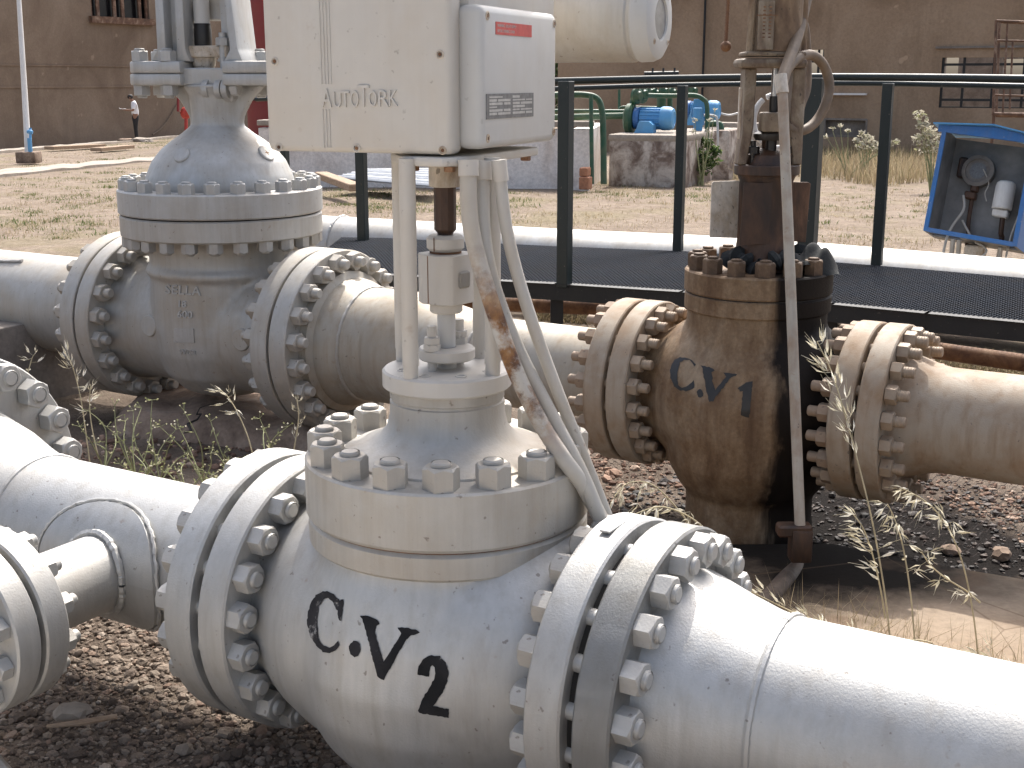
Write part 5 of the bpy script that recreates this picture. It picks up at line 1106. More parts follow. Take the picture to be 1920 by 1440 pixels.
# corrugated sheet and plank on the ground
cs = thing('corrugated_sheet', on_ground(700, 340), 'corrugated grey metal sheet lying in front of the white basin wall', 'metal sheet')
f = MB(); o = at(735, 330, 19.2); P = []; NX, NY = 2, 60
a_, b_, c_, d_ = at(632, 333, 19.6), at(815, 349, 18.4), at(830, 316, 20.0), at(690, 318, 20.6)
for j in range(NY + 1):
    t = j / NY
    for i in range(NX + 1): u = i / NX; p = (a_.lerp(b_, u)).lerp(d_.lerp(c_, u), t); P.append(p + UP * (.035 * math.sin(t * 2 * math.pi * 7)))
n0 = len(P); P += [p - UP * .008 for p in P]
F = []
for j in range(NY):
    for i in range(NX): q = j * (NX + 1) + i; F.append((q, q + 1, q + NX + 2, q + NX + 1)); F.append((q + n0, q + NX + 1 + n0, q + NX + 2 + n0, q + 1 + n0))
f.add(P, F); f.build('sheet', M['galv'], cs)
pk = thing('plank', on_ground(632, 345), 'weathered brown plank lying against the corrugated sheet', 'plank')
f = MB(); a_, b_ = at(602, 328, 19.6), at(668, 352, 18.0); d_ = (b_ - a_).normalized(); s_ = d_.cross(UP).normalized(); f.box((a_ + b_) / 2, ((b_ - a_).length, .20, .10), (d_, s_, d_.cross(s_) * -1), .01); f.build('board', M['wood'], pk)
for (xa, ya, xb, yb, z, lb) in ((92, 284, 190, 279, 33.0, 'long pale timber board lying near the light pole'), (180, 287, 243, 281, 33.0, 'short pale timber board lying right of the longer board')):
    t = thing('timber_board', on_ground(xa, ya), lb, 'board'); a_, b_ = on_ground(xa, ya) + UP * .10, on_ground(xb, yb) + UP * .10; d_ = (b_ - a_).normalized(); s_ = d_.cross(UP).normalized()
    f = MB(); f.box((a_ + b_) / 2, ((b_ - a_).length, .35, .10), (d_, s_, s_.cross(d_)), .01); f.build('board', M['wood'], t)
def strip(name, pts, lift, mat, label):
    P = [on_ground(px, py) for px, py in pts]; n = len(P) // 2; top, bot = P[:n], P[n:][::-1]; mb = MB(); K = 14; vv = []
    for i in range(n - 1):
        for k in range(K + (i == n - 2)):
            t = k / K
            for p, q in ((top[i], top[i + 1]), (bot[i], bot[i + 1])): w = p.lerp(q, t); vv.append(w); 
    m_ = len(vv) // 2; V_ = []
    for k in range(m_):
        a, b_ = vv[2 * k], vv[2 * k + 1]; za, zb_ = gz(a.x, a.y) + lift, gz(b_.x, b_.y) + lift
        V_ += [(a.x, a.y, za), (b_.x, b_.y, zb_), (b_.x, b_.y, zb_ - .3)]
    F = []
    for k in range(m_ - 1): q = 3 * k; F += [(q, q + 1, q + 4, q + 3), (q + 1, q + 2, q + 5, q + 4)]
    mb.add(V_, F); return tag(mb.build(name, mat), label, 'pavement', kind='structure')
strip('pavement', [(-60, 286), (170, 266), (420, 240), (420, 250), (170, 274), (-60, 295)], .08, M['kerb'], 'pale pavement strip along the foot of the brown building')
strip('path', [(-60, 327), (160, 308), (360, 291), (360, 297), (160, 316), (-60, 339)], .05, M['kerb'], 'narrow pale concrete path crossing the grass at the left')
# light pole with water stand-post
lp = thing('light_pole', on_ground(53, 303), 'tall thin white pole on a dark stone block near the brown building', 'pole')
zc = 29.5; f = MB(); f.tube([at(53, 290, zc), at(46, 170, zc), at(33, -40, zc)], [.075, .065, .05], 14); f.build('pole_shaft', M['white'], lp)
pb = at(54, 295, zc); f = MB(); f.box(pb, (.46, .46, .26), None, .03, 2); f.build('base_block', M['concrete_brown'], lp)
f = MB(); f.tube([at(57, 287, zc - .2), at(57, 240, zc - .2)], .03, 10); f.sphere(at(56, 247, zc - .2), .07, (1, 1, .8), 2); f.tube([at(51, 247, zc - .2), at(61, 248, zc - .2)], .04, 10); f.lathe([(.0, 0), (.05, 0), (.05, .3), (0, .3)], at(57, 284, zc - .2), UP, 12); f.build('water_tap', M['blue_light'], lp)
# hydrant and hose on the wall
hy = thing('fire_hydrant', at(349, 250, 53), 'red fire hydrant and red pipe against the brown building', 'hydrant')
zc = 53.0; f = MB(); f.tube([at(349, 246, zc), at(349, 214, zc)], .07, 12); f.sphere(at(348, 212, zc), .22, (1, 1, 1.25), 2); f.tube([at(338, 211, zc), at(352, 211, zc)], .06, 10); f.build('hydrant_body', M['red_hydrant'], hy)
f = MB(); f.tube([at(334, 140, zc + .3), at(334, 209, zc + .3)], .055, 10); f.build('riser_pipe', M['red'], hy)
cbl = thing('cable', at(300, 245, 55), 'dark cable drooping on the brown building wall beside the hydrant', 'cable')
f = MB(); f.tube([WL.pt(*WL.sz(px, py), .06) for px, py in ((333, 190), (322, 210), (308, 232), (294, 246), (284, 252))], .03, 8, smooth=5); f.build('cable_length', M['rubber'], cbl)
def chunk(name, p, s, mat, label, cat, seed=1, sc=(1, 1, .7)):
    rr = random.Random(seed); bm = bmesh.new(); bmesh.ops.create_icosphere(bm, subdivisions=2, radius=s)
    for v in bm.verts: k = 1 + rr.uniform(-.22, .22); v.co = V((v.co.x * sc[0] * k, v.co.y * sc[1] * k, v.co.z * sc[2] * k))
    mb = MB(); mb.take(bm, p); o = mb.build(name, mat, None, p, sharp=25); return tag(o, label, cat)
for px, py, s, m_, lb, sd in ((266, 266, .32, 'kerb', 'pale broken slab lying in the grass near the reading man', 3), (236, 266, .26, 'concrete_brown', 'dark clod lying left of the pale broken slab', 4), (279, 267, .15, 'kerb', 'small pale stone right of the pale broken slab', 5)):
    p = on_ground(px, py); chunk('rubble', p + UP * s * .2, s, M[m_], lb, 'rubble', sd, (1.2, .8, .32))
chunk('stone', at_h(133, 1338, .19), .032, M['kerb'], 'pale angular stone on the gravel at the lower left', 'stone', 8, (1.25, .8, .7))
chunk('stone', at_h(1878, 1038, .04), .032, M['concrete_brown'], 'reddish brown stone on the apron edge at the right', 'stone', 9)
chunk('stone', at_h(1782, 1032, .03), .03, M['concrete_brown'], 'dark clod of soil on the oily ground left of the reddish stone', 'stone', 12)
st = MB(); st.tube([at_h(88, 1362, .185), at_h(150, 1355, .19), at_h(220, 1343, .19)], [.004, .007, .006], 8); tag(st.build('stick', M['wood'], None, at_h(150, 1355, .19)), 'thin wooden stick lying on the gravel beside the pale stone', 'stick')

# ------------------------------------------------------------------ INSTRUMENT BOX on a post at the right
c00, c10, c01 = at(1733, 433, 8.5), at(1906, 463, 8.18), at(1760, 239, 8.5)
bx = (c10 - c00); BWd = bx.length; bx.normalize(); bz = (c01 - c00); bz = (bz - bx * bz.dot(bx) * .4); BHt = bz.length; bz.normalize(); by = bz.cross(bx); BD = .30
if by.y < 0: by = -by
ib = thing('instrument_cabinet', c00 + bx * BWd / 2 - UP * .7, 'open blue instrument cabinet with a gabled top, leaning slightly on its post', 'cabinet')
iax = (bx, by, bz)
def ip(x, y, z): return c00 + bx * x + by * y + bz * z
f = MB(); w_ = .018
f.box(ip(w_ / 2, BD / 2, BHt / 2), (w_, BD, BHt), iax); f.box(ip(BWd - w_ / 2, BD / 2, BHt / 2), (w_, BD, BHt), iax)
f.box(ip(BWd / 2, BD - .005, BHt / 2), (BWd - 2 * w_, .01, BHt), iax); f.box(ip(BWd / 2, BD * .80, .006), (BWd - 2 * w_, BD * .4, .012), iax)
f.box(ip(BWd * .62, BD * .4, .0065), (BWd * .5, BD * .5, .011), iax)
f.build('cabinet_shell', M['blue_grey'], ib)
f = MB(); fw = .030
f.box(ip(fw / 2 - .004, -.008, BHt / 2), (fw, .016, BHt), iax, .002); f.box(ip(BWd - fw / 2 + .004, -.008, BHt / 2), (fw, .016, BHt), iax, .002); f.box(ip(BWd / 2, -.0085, fw / 2 - .004), (BWd - 2 * fw + .02, .015, fw), iax, .002)
f.box(ip(-.002, BD / 2, BHt / 2), (.004, BD, BHt), iax); f.box(ip(BWd + .002, BD / 2, BHt / 2), (.004, BD, BHt), iax)
f.prism([(-.03, BHt - .028), (BWd + .03, BHt - .028), (BWd + .03, BHt + .010), (BWd * .55, BHt + .045), (-.03, BHt + .014)], .016, ip(0, -.0002, 0), (bx, bz, -by)); f.build('front_frame', M['blue'], ib)
f = MB(); rise = .085
for s_ in (0, 1):
    xa, xb = (-.06, BWd * .55 + .004) if s_ == 0 else (BWd * .55 - .004, BWd + .06); za, zb_2 = (BHt + .012, BHt + .050) if s_ == 0 else (BHt + .050, BHt + .008)
    f.prism([(xa, za), (xb, zb_2), (xb, zb_2 + .008), (xa, za + .008)], BD + .09, ip(0, BD + .04, 0), (bx, bz, -by))
f.build('roof', M['blue_light'], ib)
gx, gzz = BWd * .36, BHt * .70
f = MB(); f.lathe([(0, 0), (.10, 0), (.105, .01), (.105, .07), (.08, .075), (.078, .062), (0, .060)], ip(gx, BD - .02, gzz), -by, 36); f.build('transmitter', mottled('dusty_grey_instrument', [(.10, .09, .08), (.17, .155, .14), (.22, .2, .18)], .7, 8, .1), ib)
f = MB(); f.lathe([(0, .0605), (.055, .0605), (.055, .064), (0, .064)], ip(gx, BD - .02, gzz), -by, 28); f.build('transmitter_dial', M['plate_dark'], ib)
f = MB(); f.box(ip(gx - .11, BD - .05, gzz + .01), (.06, .05, .14), iax, .01); f.box(ip(gx - .02, BD - .07, gzz - .17), (.075, .06, .05), iax, .008); f.box(ip(gx - .005, BD - .06, gzz - .115), (.05, .05, .06), iax, .01)
f.tube([ip(gx - .01, BD - .06, gzz - .14), ip(gx - .005, BD - .06, gzz - .34), ip(gx + .01, BD - .05, .02), ip(gx + .02, BD - .05, -.3)], .014, 10, smooth=3); f.build('valve_manifold', M['oily_rust'], ib)
f = MB(); fx = BWd * .70
f.lathe([(0, 0), (.06, 0), (.064, .006), (.064, .15), (.058, .175), (.045, .185), (0, .187)], ip(fx, BD - .11, BHt * .36), bz, 28); f.box(ip(fx, BD - .11, BHt * .36 - .028), (.10, .07, .05), iax, .008); f.build('air_filter', M['white'], ib)
f = MB(); f.tube([ip(fx + .015, BD - .10, BHt * .36 - .05), ip(fx + .02, BD - .09, BHt * .14), ip(fx + .03, BD - .07, .03), ip(fx + .03, BD - .06, -.4)], .017, 10, smooth=3); f.build('filter_pipe', M['oily_rust'], ib)
for pts, r_ in (([(.42, .2, .72), (.50, .22, .60), (.48, .22, .50), (.52, .2, .42)], .004), ([(.26, .2, .44), (.30, .18, .30), (.22, .16, .12), (.19, .14, -.05), (.20, .12, -.42)], .009), ([(.93, .2, .7), (.90, .2, .4), (.86, .15, .05), (.88, .1, -.42)], .007), ([(.30, .2, .2), (.48, .16, .02), (.62, .10, -.03), (.66, .08, -.10), (.46, .08, -.26)], .007)):
    f = MB(); f.tube([ip(BWd * x, y, BHt * z) for x, y, z in pts], r_, 8, smooth=5); f.build('cable_length', M['conduit'], ib)
f = MB(); pb = ip(BWd * .50, BD * .62, 0); f.box(V((pb.x, pb.y, pb.z / 2 - .04)), (.125, .10, pb.z + .06), (D, -N, UP), .006); f.build('post', M['rust_white'], ib)
for x in (.26, .33, .78): f = MB(); pb = ip(BWd * x, BD * .5, .0); f.tube([pb, V((pb.x - .01, pb.y, -.08))], .017, 8); f.build('conduit_leg', M['conduit'], ib)

# ------------------------------------------------------------------ PERSON reading by the wall
def skinned(name, joints, edges, mat, parent, sub=2):
    bm = bmesh.new(); lay = bm.verts.layers.skin.verify(); vs_ = {}; order = list(joints)
    for k in order: vs_[k] = bm.verts.new(joints[k][0])
    for a, b_ in edges: bm.edges.new((vs_[a], vs_[b_]))
    me = bpy.data.meshes.new('rig')
    for i, k in enumerate(order):
        r_ = joints[k][1]; vs_[k][lay].radius = r_ if isinstance(r_, tuple) else (r_, r_); vs_[k][lay].use_root = (i == 0)
    bm.to_mesh(me); bm.free(); o = bpy.data.objects.new('rig', me); COL.objects.link(o)
    m = o.modifiers.new('s', 'SKIN'); m.use_smooth_shade = True; m = o.modifiers.new('u', 'SUBSURF'); m.levels = sub
    me2 = bpy.data.meshes.new_from_object(o.evaluated_get(bpy.context.evaluated_depsgraph_get())); mb = MB(); mb.v = [tuple(v.co) for v in me2.vertices]; mb.f = [tuple(p.vertices) for p in me2.polygons]
    bpy.data.objects.remove(o); bpy.data.meshes.remove(me); bpy.data.meshes.remove(me2)
    return mb.build(name, mat, parent, sharp=80)
pfoot = at(256, 254, 50.5); pfoot.z = gz(pfoot.x, pfoot.y); top_ = at(250, 179, 50.5).z
pk_ = (top_ - pfoot.z) / 1.66
pers = thing('person', pfoot, 'person in white shirt and black trousers standing by the brown wall, reading papers', 'person')
fwd = V((-.86, -.25, 0)).normalized(); sid = V((-fwd.y, fwd.x, 0))      # faces left; sid = their left... right hand side vector
def pp_(a, s_, z): return pfoot + (fwd * a + sid * s_ + UP * z) * pk_
J = {'pelvis': (pp_(0, 0, .93), .13), 'waist': (pp_(-.01, 0, 1.08), .125), 'chest': (pp_(0, 0, 1.30), .14), 'neckb': (pp_(.05, 0, 1.44), .065), 'neck': (pp_(.09, 0, 1.50), .055), 'head': (pp_(.15, 0, 1.58), .092), 'crown': (pp_(.14, 0, 1.66), .07), 'chin': (pp_(.205, 0, 1.545), .05)}
E_ = [('pelvis', 'waist'), ('waist', 'chest'), ('chest', 'neckb'), ('neckb', 'neck'), ('neck', 'head'), ('head', 'crown'), ('head', 'chin')]
for n_, s_ in (('l', 1), ('r', -1)):
    J.update({n_ + 'sh': (pp_(.01, s_ * .17, 1.38), .062), n_ + 'el': (pp_(.06, s_ * .215, 1.12), .045), n_ + 'wr': (pp_(.30, s_ * .10, 1.13), .03), n_ + 'ha': (pp_(.38, s_ * .07, 1.15), .032),
              n_ + 'hip': (pp_(0, s_ * .09, .88), .095), n_ + 'kn': (pp_(.02, s_ * .09, .50), .06), n_ + 'an': (pp_(-.01, s_ * .09, .08), .042), n_ + 'to': (pp_(.14, s_ * .10, .03), .035)})
    E_ += [('chest', n_ + 'sh'), (n_ + 'sh', n_ + 'el'), (n_ + 'el', n_ + 'wr'), (n_ + 'wr', n_ + 'ha'), ('pelvis', n_ + 'hip'), (n_ + 'hip', n_ + 'kn'), (n_ + 'kn', n_ + 'an'), (n_ + 'an', n_ + 'to')]
    for q in range(5):                                             # fingers closing round the paper
        a0 = (.40, s_ * (.055 + .012 * (q - 2)), 1.15 + .010 * (q - 2)); ln = (.05, .075, .08, .075, .06)[q]
        J[n_ + 'f%d' % q] = (pp_(a0[0] + ln * .6, a0[1] - s_ * (.02 if q == 0 else .0), a0[2] + .005), .010); J[n_ + 'g%d' % q] = (pp_(a0[0] + ln, a0[1] - s_ * .015, a0[2] + (.02 if q else .03)), .008)
        E_ += [(n_ + 'ha', n_ + 'f%d' % q), (n_ + 'f%d' % q, n_ + 'g%d' % q)]
sc_r = lambda d_: {k: (v[0], tuple(q * pk_ for q in v[1]) if isinstance(v[1], tuple) else v[1] * pk_) for k, v in d_.items()}
skinned('body', sc_r(J), E_, M['skin'], pers)
Sj = {'w': (pp_(0, 0, .86), (.175, .15)), 'm': (pp_(-.01, 0, 1.12), (.165, .145)), 'c': (pp_(-.01, 0, 1.31), (.19, .155)), 'n': (pp_(.05, 0, 1.45), .085)}; Se = [('w', 'm'), ('m', 'c'), ('c', 'n')]
for n_, s_ in (('l', 1), ('r', -1)): Sj.update({n_ + 's': (pp_(.01, s_ * .18, 1.37), .085), n_ + 'e': (pp_(.05, s_ * .215, 1.15), .07)}); Se += [('c', n_ + 's'), (n_ + 's', n_ + 'e')]
skinned('shirt', sc_r(Sj), Se, M['shirt'], pers)
Tj = {'t': (pp_(0, 0, 1.0), (.15, .12)), 'p': (pp_(0, 0, .90), (.155, .125))}; Te = [('t', 'p')]
for n_, s_ in (('l', 1), ('r', -1)): Tj.update({n_ + 'h': (pp_(0, s_ * .085, .74), .115), n_ + 'k': (pp_(.015, s_ * .085, .48), .082), n_ + 'a': (pp_(-.005, s_ * .085, .07), .075)}); Te += [('p', n_ + 'h'), (n_ + 'h', n_ + 'k'), (n_ + 'k', n_ + 'a')]
skinned('trousers', sc_r(Tj), Te, M['trousers'], pers)
f = MB()
f.sphere(pp_(.135, 0, 1.615), .108 * pk_, (1, .95, .88), 3); f.build('hair', M['hair'], pers)
for s_ in (1, -1): f = MB(); f.sphere(pp_(.07, s_ * .095, .035), .07 * pk_, (1.7, .75, .6), 2); f.build('shoe', M['hair'], pers)
for s_ in (1, -1): f = MB(); f.sphere(pp_(.15, s_ * .095, 1.58), .025 * pk_, (.7, .5, 1.2), 2); f.build('ear', M['skin'], pers)
f = MB(); f.sphere(pp_(.245, 0, 1.565), .018 * pk_, (1, .7, 1), 1); f.build('nose', M['skin'], pers)
for s_ in (1, -1): f = MB(); f.sphere(pp_(.232, s_ * .03, 1.59), .011 * pk_, (1, 1, .7), 1); f.build('eye', M['hair'], pers)
pa_ = thing('paper', pp_(.46, 0, 1.15), 'white sheets of paper held open by the person at the wall', 'paper')
f = MB(); f.box(pp_(.43, 0, 1.175), (.24, .34, .008), (fwd, sid, (UP + fwd * -.25).normalized())); f.box(pp_(.50, .05, 1.185), (.16, .22, .006), ((fwd + UP * .35).normalized(), sid, (UP - fwd * .35).normalized())); f.build('sheets', M['paper'], pa_)

# ------------------------------------------------------------------ loose stones: gravel round the foreground valve, soil crumbs further back
def island_mat(name, stops, rough=.9, bmp=0, trans=0.0):
    m, nd, lk, bs = new_mat(name); geo = nd.new('ShaderNodeNewGeometry'); c = ramp(nd, lk, geo.outputs['Random Per Island'], stops)
    if bmp:
        vec = coords(nd, lk); n1 = noise(nd, lk, 160, 4, .6, vec); c = mix(nd, lk, .4, c, ramp(nd, lk, n1, [(.3, g(.6)), (.7, g(1.3))]), 'MULTIPLY'); bump(nd, lk, bs, n1, bmp, .004)
    lk.new(c, bs.inputs['Base Color']); bs.inputs['Roughness'].default_value = rough
    if trans:
        tl = nd.new('ShaderNodeBsdfTranslucent'); lk.new(c, tl.inputs[0]); mx = nd.new('ShaderNodeMixShader'); mx.inputs[0].default_value = trans
        lk.new(bs.outputs[0], mx.inputs[1]); lk.new(tl.outputs[0], mx.inputs[2]); lk.new(mx.outputs[0], nd['Material Output'].inputs['Surface'])
    return m
def ico(sub):
    bm = bmesh.new(); bmesh.ops.create_icosphere(bm, subdivisions=sub, radius=1); v = np.array([list(x.co) for x in bm.verts]); fc = np.array([[q.index for q in p.verts] for p in bm.faces]); bm.free(); return v, fc
def pebbles(name, XY, sizes, mat, sub, label, lift=.25, flat=.62):
    bv, bf = ico(sub); n = len(XY); k = len(bv); s = sizes[:, None, None]
    sc = np.stack([RNG.uniform(.75, 1.35, n), RNG.uniform(.7, 1.15, n), RNG.uniform(flat - .2, flat + .2, n)], 1)[:, None, :]
    jit = 1 + RNG.uniform(-.2, .2, (n, k, 1)); P = bv[None] * sc * jit; a = RNG.uniform(0, 6.283, n); ca, sa = np.cos(a)[:, None], np.sin(a)[:, None]
    tl = RNG.uniform(-.5, .5, (n, 1)); y1 = P[..., 1] * np.cos(tl) - P[..., 2] * np.sin(tl); z1 = P[..., 1] * np.sin(tl) + P[..., 2] * np.cos(tl)
    Q = np.stack([P[..., 0] * ca - y1 * sa, P[..., 0] * sa + y1 * ca, z1], -1) * s
    Q[..., 0] += XY[:, 0:1]; Q[..., 1] += XY[:, 1:2]; Q[..., 2] += (ground_z(XY[:, 0], XY[:, 1]) + sizes * lift)[:, None]
    F = (bf[None] + (np.arange(n) * k)[:, None, None]).reshape(-1, 3)
    return tag(np_object(name, Q.reshape(-1, 3), F, mat), label, 'gravel', kind='stuff')
GRV = island_mat('gravel_stone', [(0, (.062, .045, .033)), (.25, (.125, .092, .068)), (.5, (.185, .143, .108)), (.75, (.245, .20, .155)), (.92, (.20, .13, .092)), (1, (.35, .30, .245))], .9, .3)
def scatter(n, x0, x1, y0, y1, keep=None):
    P = np.stack([RNG.uniform(x0, x1, n), RNG.uniform(y0, y1, n)], 1); return P if keep is None else P[keep(P[:, 0], P[:, 1])]
P = scatter(42000, -1.75, .25, 1.55, 4.3, lambda x, y: (y + .5 * x < 3.4)); pebbles('gravel', P, RNG.gamma(5, .00115, len(P)).clip(.0025, .012), GRV, 1, 'brown gravel under the foreground valve')
P = scatter(2200, -1.6, .2, 1.6, 3.4, lambda x, y: (y - 1.95 + .35 * x < .75)); pebbles('gravel_stones', P, RNG.gamma(6, .0017, len(P)).clip(.006, .018), GRV, 2, 'larger rounded gravel stones at the bottom left', .3)
SOIL = island_mat('soil_crumb', [(0, (.07, .04, .028)), (.4, (.19, .115, .08)), (.8, (.29, .19, .135)), (1, (.42, .33, .26))], .95, .3)
P = scatter(14000, .1, 3.4, 3.5, 6.2, lambda x, y: ((y + .6 * x > 4.45) & (np.hypot(x - C1.x - .25, y - C1.y + .15) > .62))); pebbles('soil_stones', P, RNG.gamma(3, .0022, len(P)).clip(.003, .024), SOIL, 1, 'brown crumbly soil and small stones under the rear pipes')
OILC = island_mat('oily_crumb', [(0, (.008, .007, .006)), (.6, (.03, .022, .018)), (1, (.09, .06, .045))], .7, .3)
P = scatter(4500, .3, 2.2, 3.3, 5.0, lambda x, y: (np.hypot(x - C1.x - .3, y - C1.y + .1) < .85) & (np.hypot(x - C1.x, y - C1.y) > .2) & (y > 3.72 - .5 * (x - .9))); pebbles('oily_soil', P, RNG.gamma(3, .0022, len(P)).clip(.003, .02), OILC, 1, 'black oil soaked soil crumbs round the stained valve')
P = scatter(2600, -2.6, .4, 3.6, 5.2); pebbles('soil_stones', P, RNG.gamma(3, .0035, len(P)).clip(.003, .03), SOIL, 1, 'soil crumbs and small stones between the two pipe lines')

# ------------------------------------------------------------------ grass and plants
def px_points(n, poly):
    """random ground points whose photo position falls inside a polygon"""
    poly = np.array(poly, float); out = []
    x0, y0 = poly.min(0); x1, y1 = poly.max(0); need = n
    while need > 0:
        q = np.stack([RNG.uniform(x0, x1, need * 2), RNG.uniform(y0, y1, need * 2)], 1); ins = np.zeros(len(q), bool); j = len(poly) - 1
        for i in range(len(poly)):
            (xi, yi), (xj, yj) = poly[i], poly[j]; c = ((yi > q[:, 1]) != (yj > q[:, 1])) & (q[:, 0] < (xj - xi) * (q[:, 1] - yi) / (yj - yi + 1e-9) + xi); ins ^= c; j = i
        q = q[ins][:need]; out.append(q); need -= len(q)
    q = np.concatenate(out); rx = (q[:, 0] - 960) / FPX; ry = -(q[:, 1] - 720) / FPX
    dx = rx; dy = math.cos(PITCH) + ry * math.sin(PITCH); dz = -math.sin(PITCH) + ry * math.cos(PITCH); z = np.zeros(len(q))
    for _ in range(12): t = (z - CAMH) / dz; z = .5 * z + .5 * ground_z(dx * t, dy * t)
    return np.stack([dx * t, dy * t], 1)
def blades(name, XY, h, w, mat, label, lean=.45, cat='grass'):
    n = len(XY); h = h * RNG.uniform(.5, 1.25, n); a = RNG.uniform(0, 6.283, n); ln = np.abs(RNG.normal(0, lean, n)); d = np.stack([np.cos(a), np.sin(a)], 1); sd = np.stack([-d[:, 1], d[:, 0]], 1)
    b = RNG.uniform(0, 6.283, n); sd = np.stack([np.cos(b), np.sin(b)], 1); z0 = ground_z(XY[:, 0], XY[:, 1]) - .01; L = np.zeros((n, 5, 3)); ww_ = w * RNG.uniform(.6, 1.4, n)
    for i, (t, ws) in enumerate(((0, 1), (.5, .8), (1, 0))):
        cx = XY + d * (ln * h * t ** 1.7)[:, None]; cz = z0 + h * t * (1 - .25 * ln * t)
        if i < 2:
            for s_, kk in ((-1, 2 * i), (1, 2 * i + 1)): L[:, kk, :2] = cx + sd * (s_ * ww_ * ws)[:, None]; L[:, kk, 2] = cz
        else: L[:, 4, :2] = cx; L[:, 4, 2] = cz
    F = (np.array([[0, 1, 3], [0, 3, 2], [2, 3, 4]])[None] + (np.arange(n) * 5)[:, None, None]).reshape(-1, 3)
    return tag(np_object(name, L.reshape(-1, 3), F, mat), label, cat, kind='stuff')
G_STRAW = island_mat('dry_grass_blades', [(0, (.22, .165, .095)), (.4, (.31, .245, .15)), (.75, (.39, .325, .215)), (1, (.18, .16, .075))], .8, 0, .45)
G_GREEN = island_mat('green_grass_blades', [(0, (.05, .085, .02)), (.45, (.10, .135, .04)), (.8, (.18, .18, .075)), (1, (.27, .24, .12))], .8, 0, .45)
def clump(n, poly, ncl, spread):
    c = px_points(ncl, poly); i = RNG.integers(0, ncl, n); return c[i] + RNG.normal(0, 1, (n, 2)) * (spread * RNG.uniform(.4, 1.3, ncl))[i][:, None]
blades('dry_grass', np.concatenate([px_points(5200, [(1528, 274), (1600, 268), (1762, 268), (1760, 340), (1640, 352), (1528, 332)]), px_points(1600, [(1330, 318), (1395, 285), (1530, 275), (1530, 330), (1390, 345)]), px_points(1500, [(1745, 268), (1960, 270), (1960, 310), (1745, 310)])]), .42, .006, G_STRAW, 'tall dry straw grass below the tan building')
blades('green_grass', np.concatenate([px_points(1500, [(1540, 266), (1760, 264), (1756, 306), (1540, 306)]), px_points(900, [(1340, 305), (1395, 290), (1395, 335), (1345, 330)])]), .36, .007, G_GREEN, 'greener grass among the straw below the tan building')
lf = [(0, 330), (290, 300), (245, 400), (230, 440), (0, 455)]
blades('dry_tufts', np.concatenate([clump(2600, lf, 160, .16), clump(1300, [(0, 292), (300, 262), (300, 292), (0, 322)], 120, .25), clump(3000, [(600, 350), (1050, 360), (1330, 345), (1330, 440), (640, 405)], 170, .14), clump(1800, [(1490, 345), (1760, 345), (1900, 470), (1500, 465)], 120, .11), clump(1500, [(1090, 345), (1380, 335), (1380, 370), (1090, 375)], 60, .2)]), .06, .0035, G_STRAW, 'low dry tufts scattered over the tan ground', .9)
blades('green_tufts', np.concatenate([clump(3000, lf, 70, .14), clump(2600, [(95, 276), (330, 256), (310, 276), (100, 285)], 60, .35), clump(1500, [(0, 318), (300, 288), (300, 300), (0, 330)], 60, .2), clump(3600, [(600, 352), (1000, 362), (1000, 420), (640, 400)], 50, .18), clump(900, [(1500, 350), (1760, 350), (1760, 460), (1500, 460)], 24, .10), clump(900, [(1080, 350), (1380, 345), (1380, 380), (1080, 380)], 24, .15)]), .055, .0045, G_GREEN, 'low green tufts and weeds scattered over the tan ground', .9)
blades('shaded_grass', np.concatenate([px_points(1500, [(985, 572), (1110, 575), (1110, 610), (985, 600)]), px_points(2600, [(1680, 655), (1990, 690), (1990, 725), (1700, 690)])]), .09, .004, G_STRAW, 'trodden dry grass in the shade under the walkway', .9)

blades('dead_grass', np.concatenate([px_points(240, [(1440, 1150), (1900, 1268), (1990, 1310), (1450, 1185)]), px_points(90, [(1560, 1200), (1760, 1250), (1760, 1280), (1560, 1230)])]) , .15, .0011, G_STRAW, 'thin dead grass standing along the far side of the right pipe', .7)
def leaf_cloud(mb, c, R_, n, size, rr, squash=.8):
    for _ in range(n):
        d_ = V((rr.gauss(0, 1), rr.gauss(0, 1), rr.gauss(0, 1))).normalized(); p = c + V((d_.x * R_, d_.y * R_, d_.z * R_ * squash)) * (rr.random() ** .45)
        a = V((rr.gauss(0, 1), rr.gauss(0, 1), rr.gauss(0, .6))).normalized(); b_ = a.cross(V((rr.gauss(0, 1), rr.gauss(0, 1), rr.gauss(0, 1)))).normalized(); s_ = size * rr.uniform(.6, 1.4)
        mb.add([p - a * s_, p + b_ * s_ * .42, p + a * s_, p - b_ * s_ * .42], [(0, 1, 2, 3)])
L_MAT = island_mat('shrub_leaves', [(0, (.03, .06, .018)), (.5, (.07, .12, .035)), (.9, (.13, .18, .055)), (1, (.24, .26, .11))], .6, 0, .45)
L_DARK = island_mat('tree_leaves', [(0, (.015, .03, .01)), (.6, (.035, .06, .02)), (1, (.07, .10, .03))], .6, 0, .45)
L_PALE = island_mat('seed_tufts', [(0, (.40, .37, .28)), (.6, (.56, .53, .44)), (1, (.26, .27, .13))], .8, 0, .45)
def bush(name, spots, root_px, zc, n, size, mat, label, cat, seed, stems=6):
    rr = random.Random(seed); root = at(*root_px, zc); root.z = gz(root.x, root.y); t = thing(name, root, label, cat); f = MB(); s_ = MB()
    for px, py, R_ in spots:
        c = at(px, py, zc + rr.uniform(-.1, .1)); leaf_cloud(f, c, R_, n, size, rr); s_.tube([root + V((rr.uniform(-.05, .05), 0, 0)), root.lerp(c, .5) + V((rr.uniform(-.05, .05), 0, .05)), c], [.012, .009, .004], 6)
    f.build('foliage', mat, t, smooth=False); s_.build('stem', M['weed'] if cat != 'tree' else M['bark'], t); return t
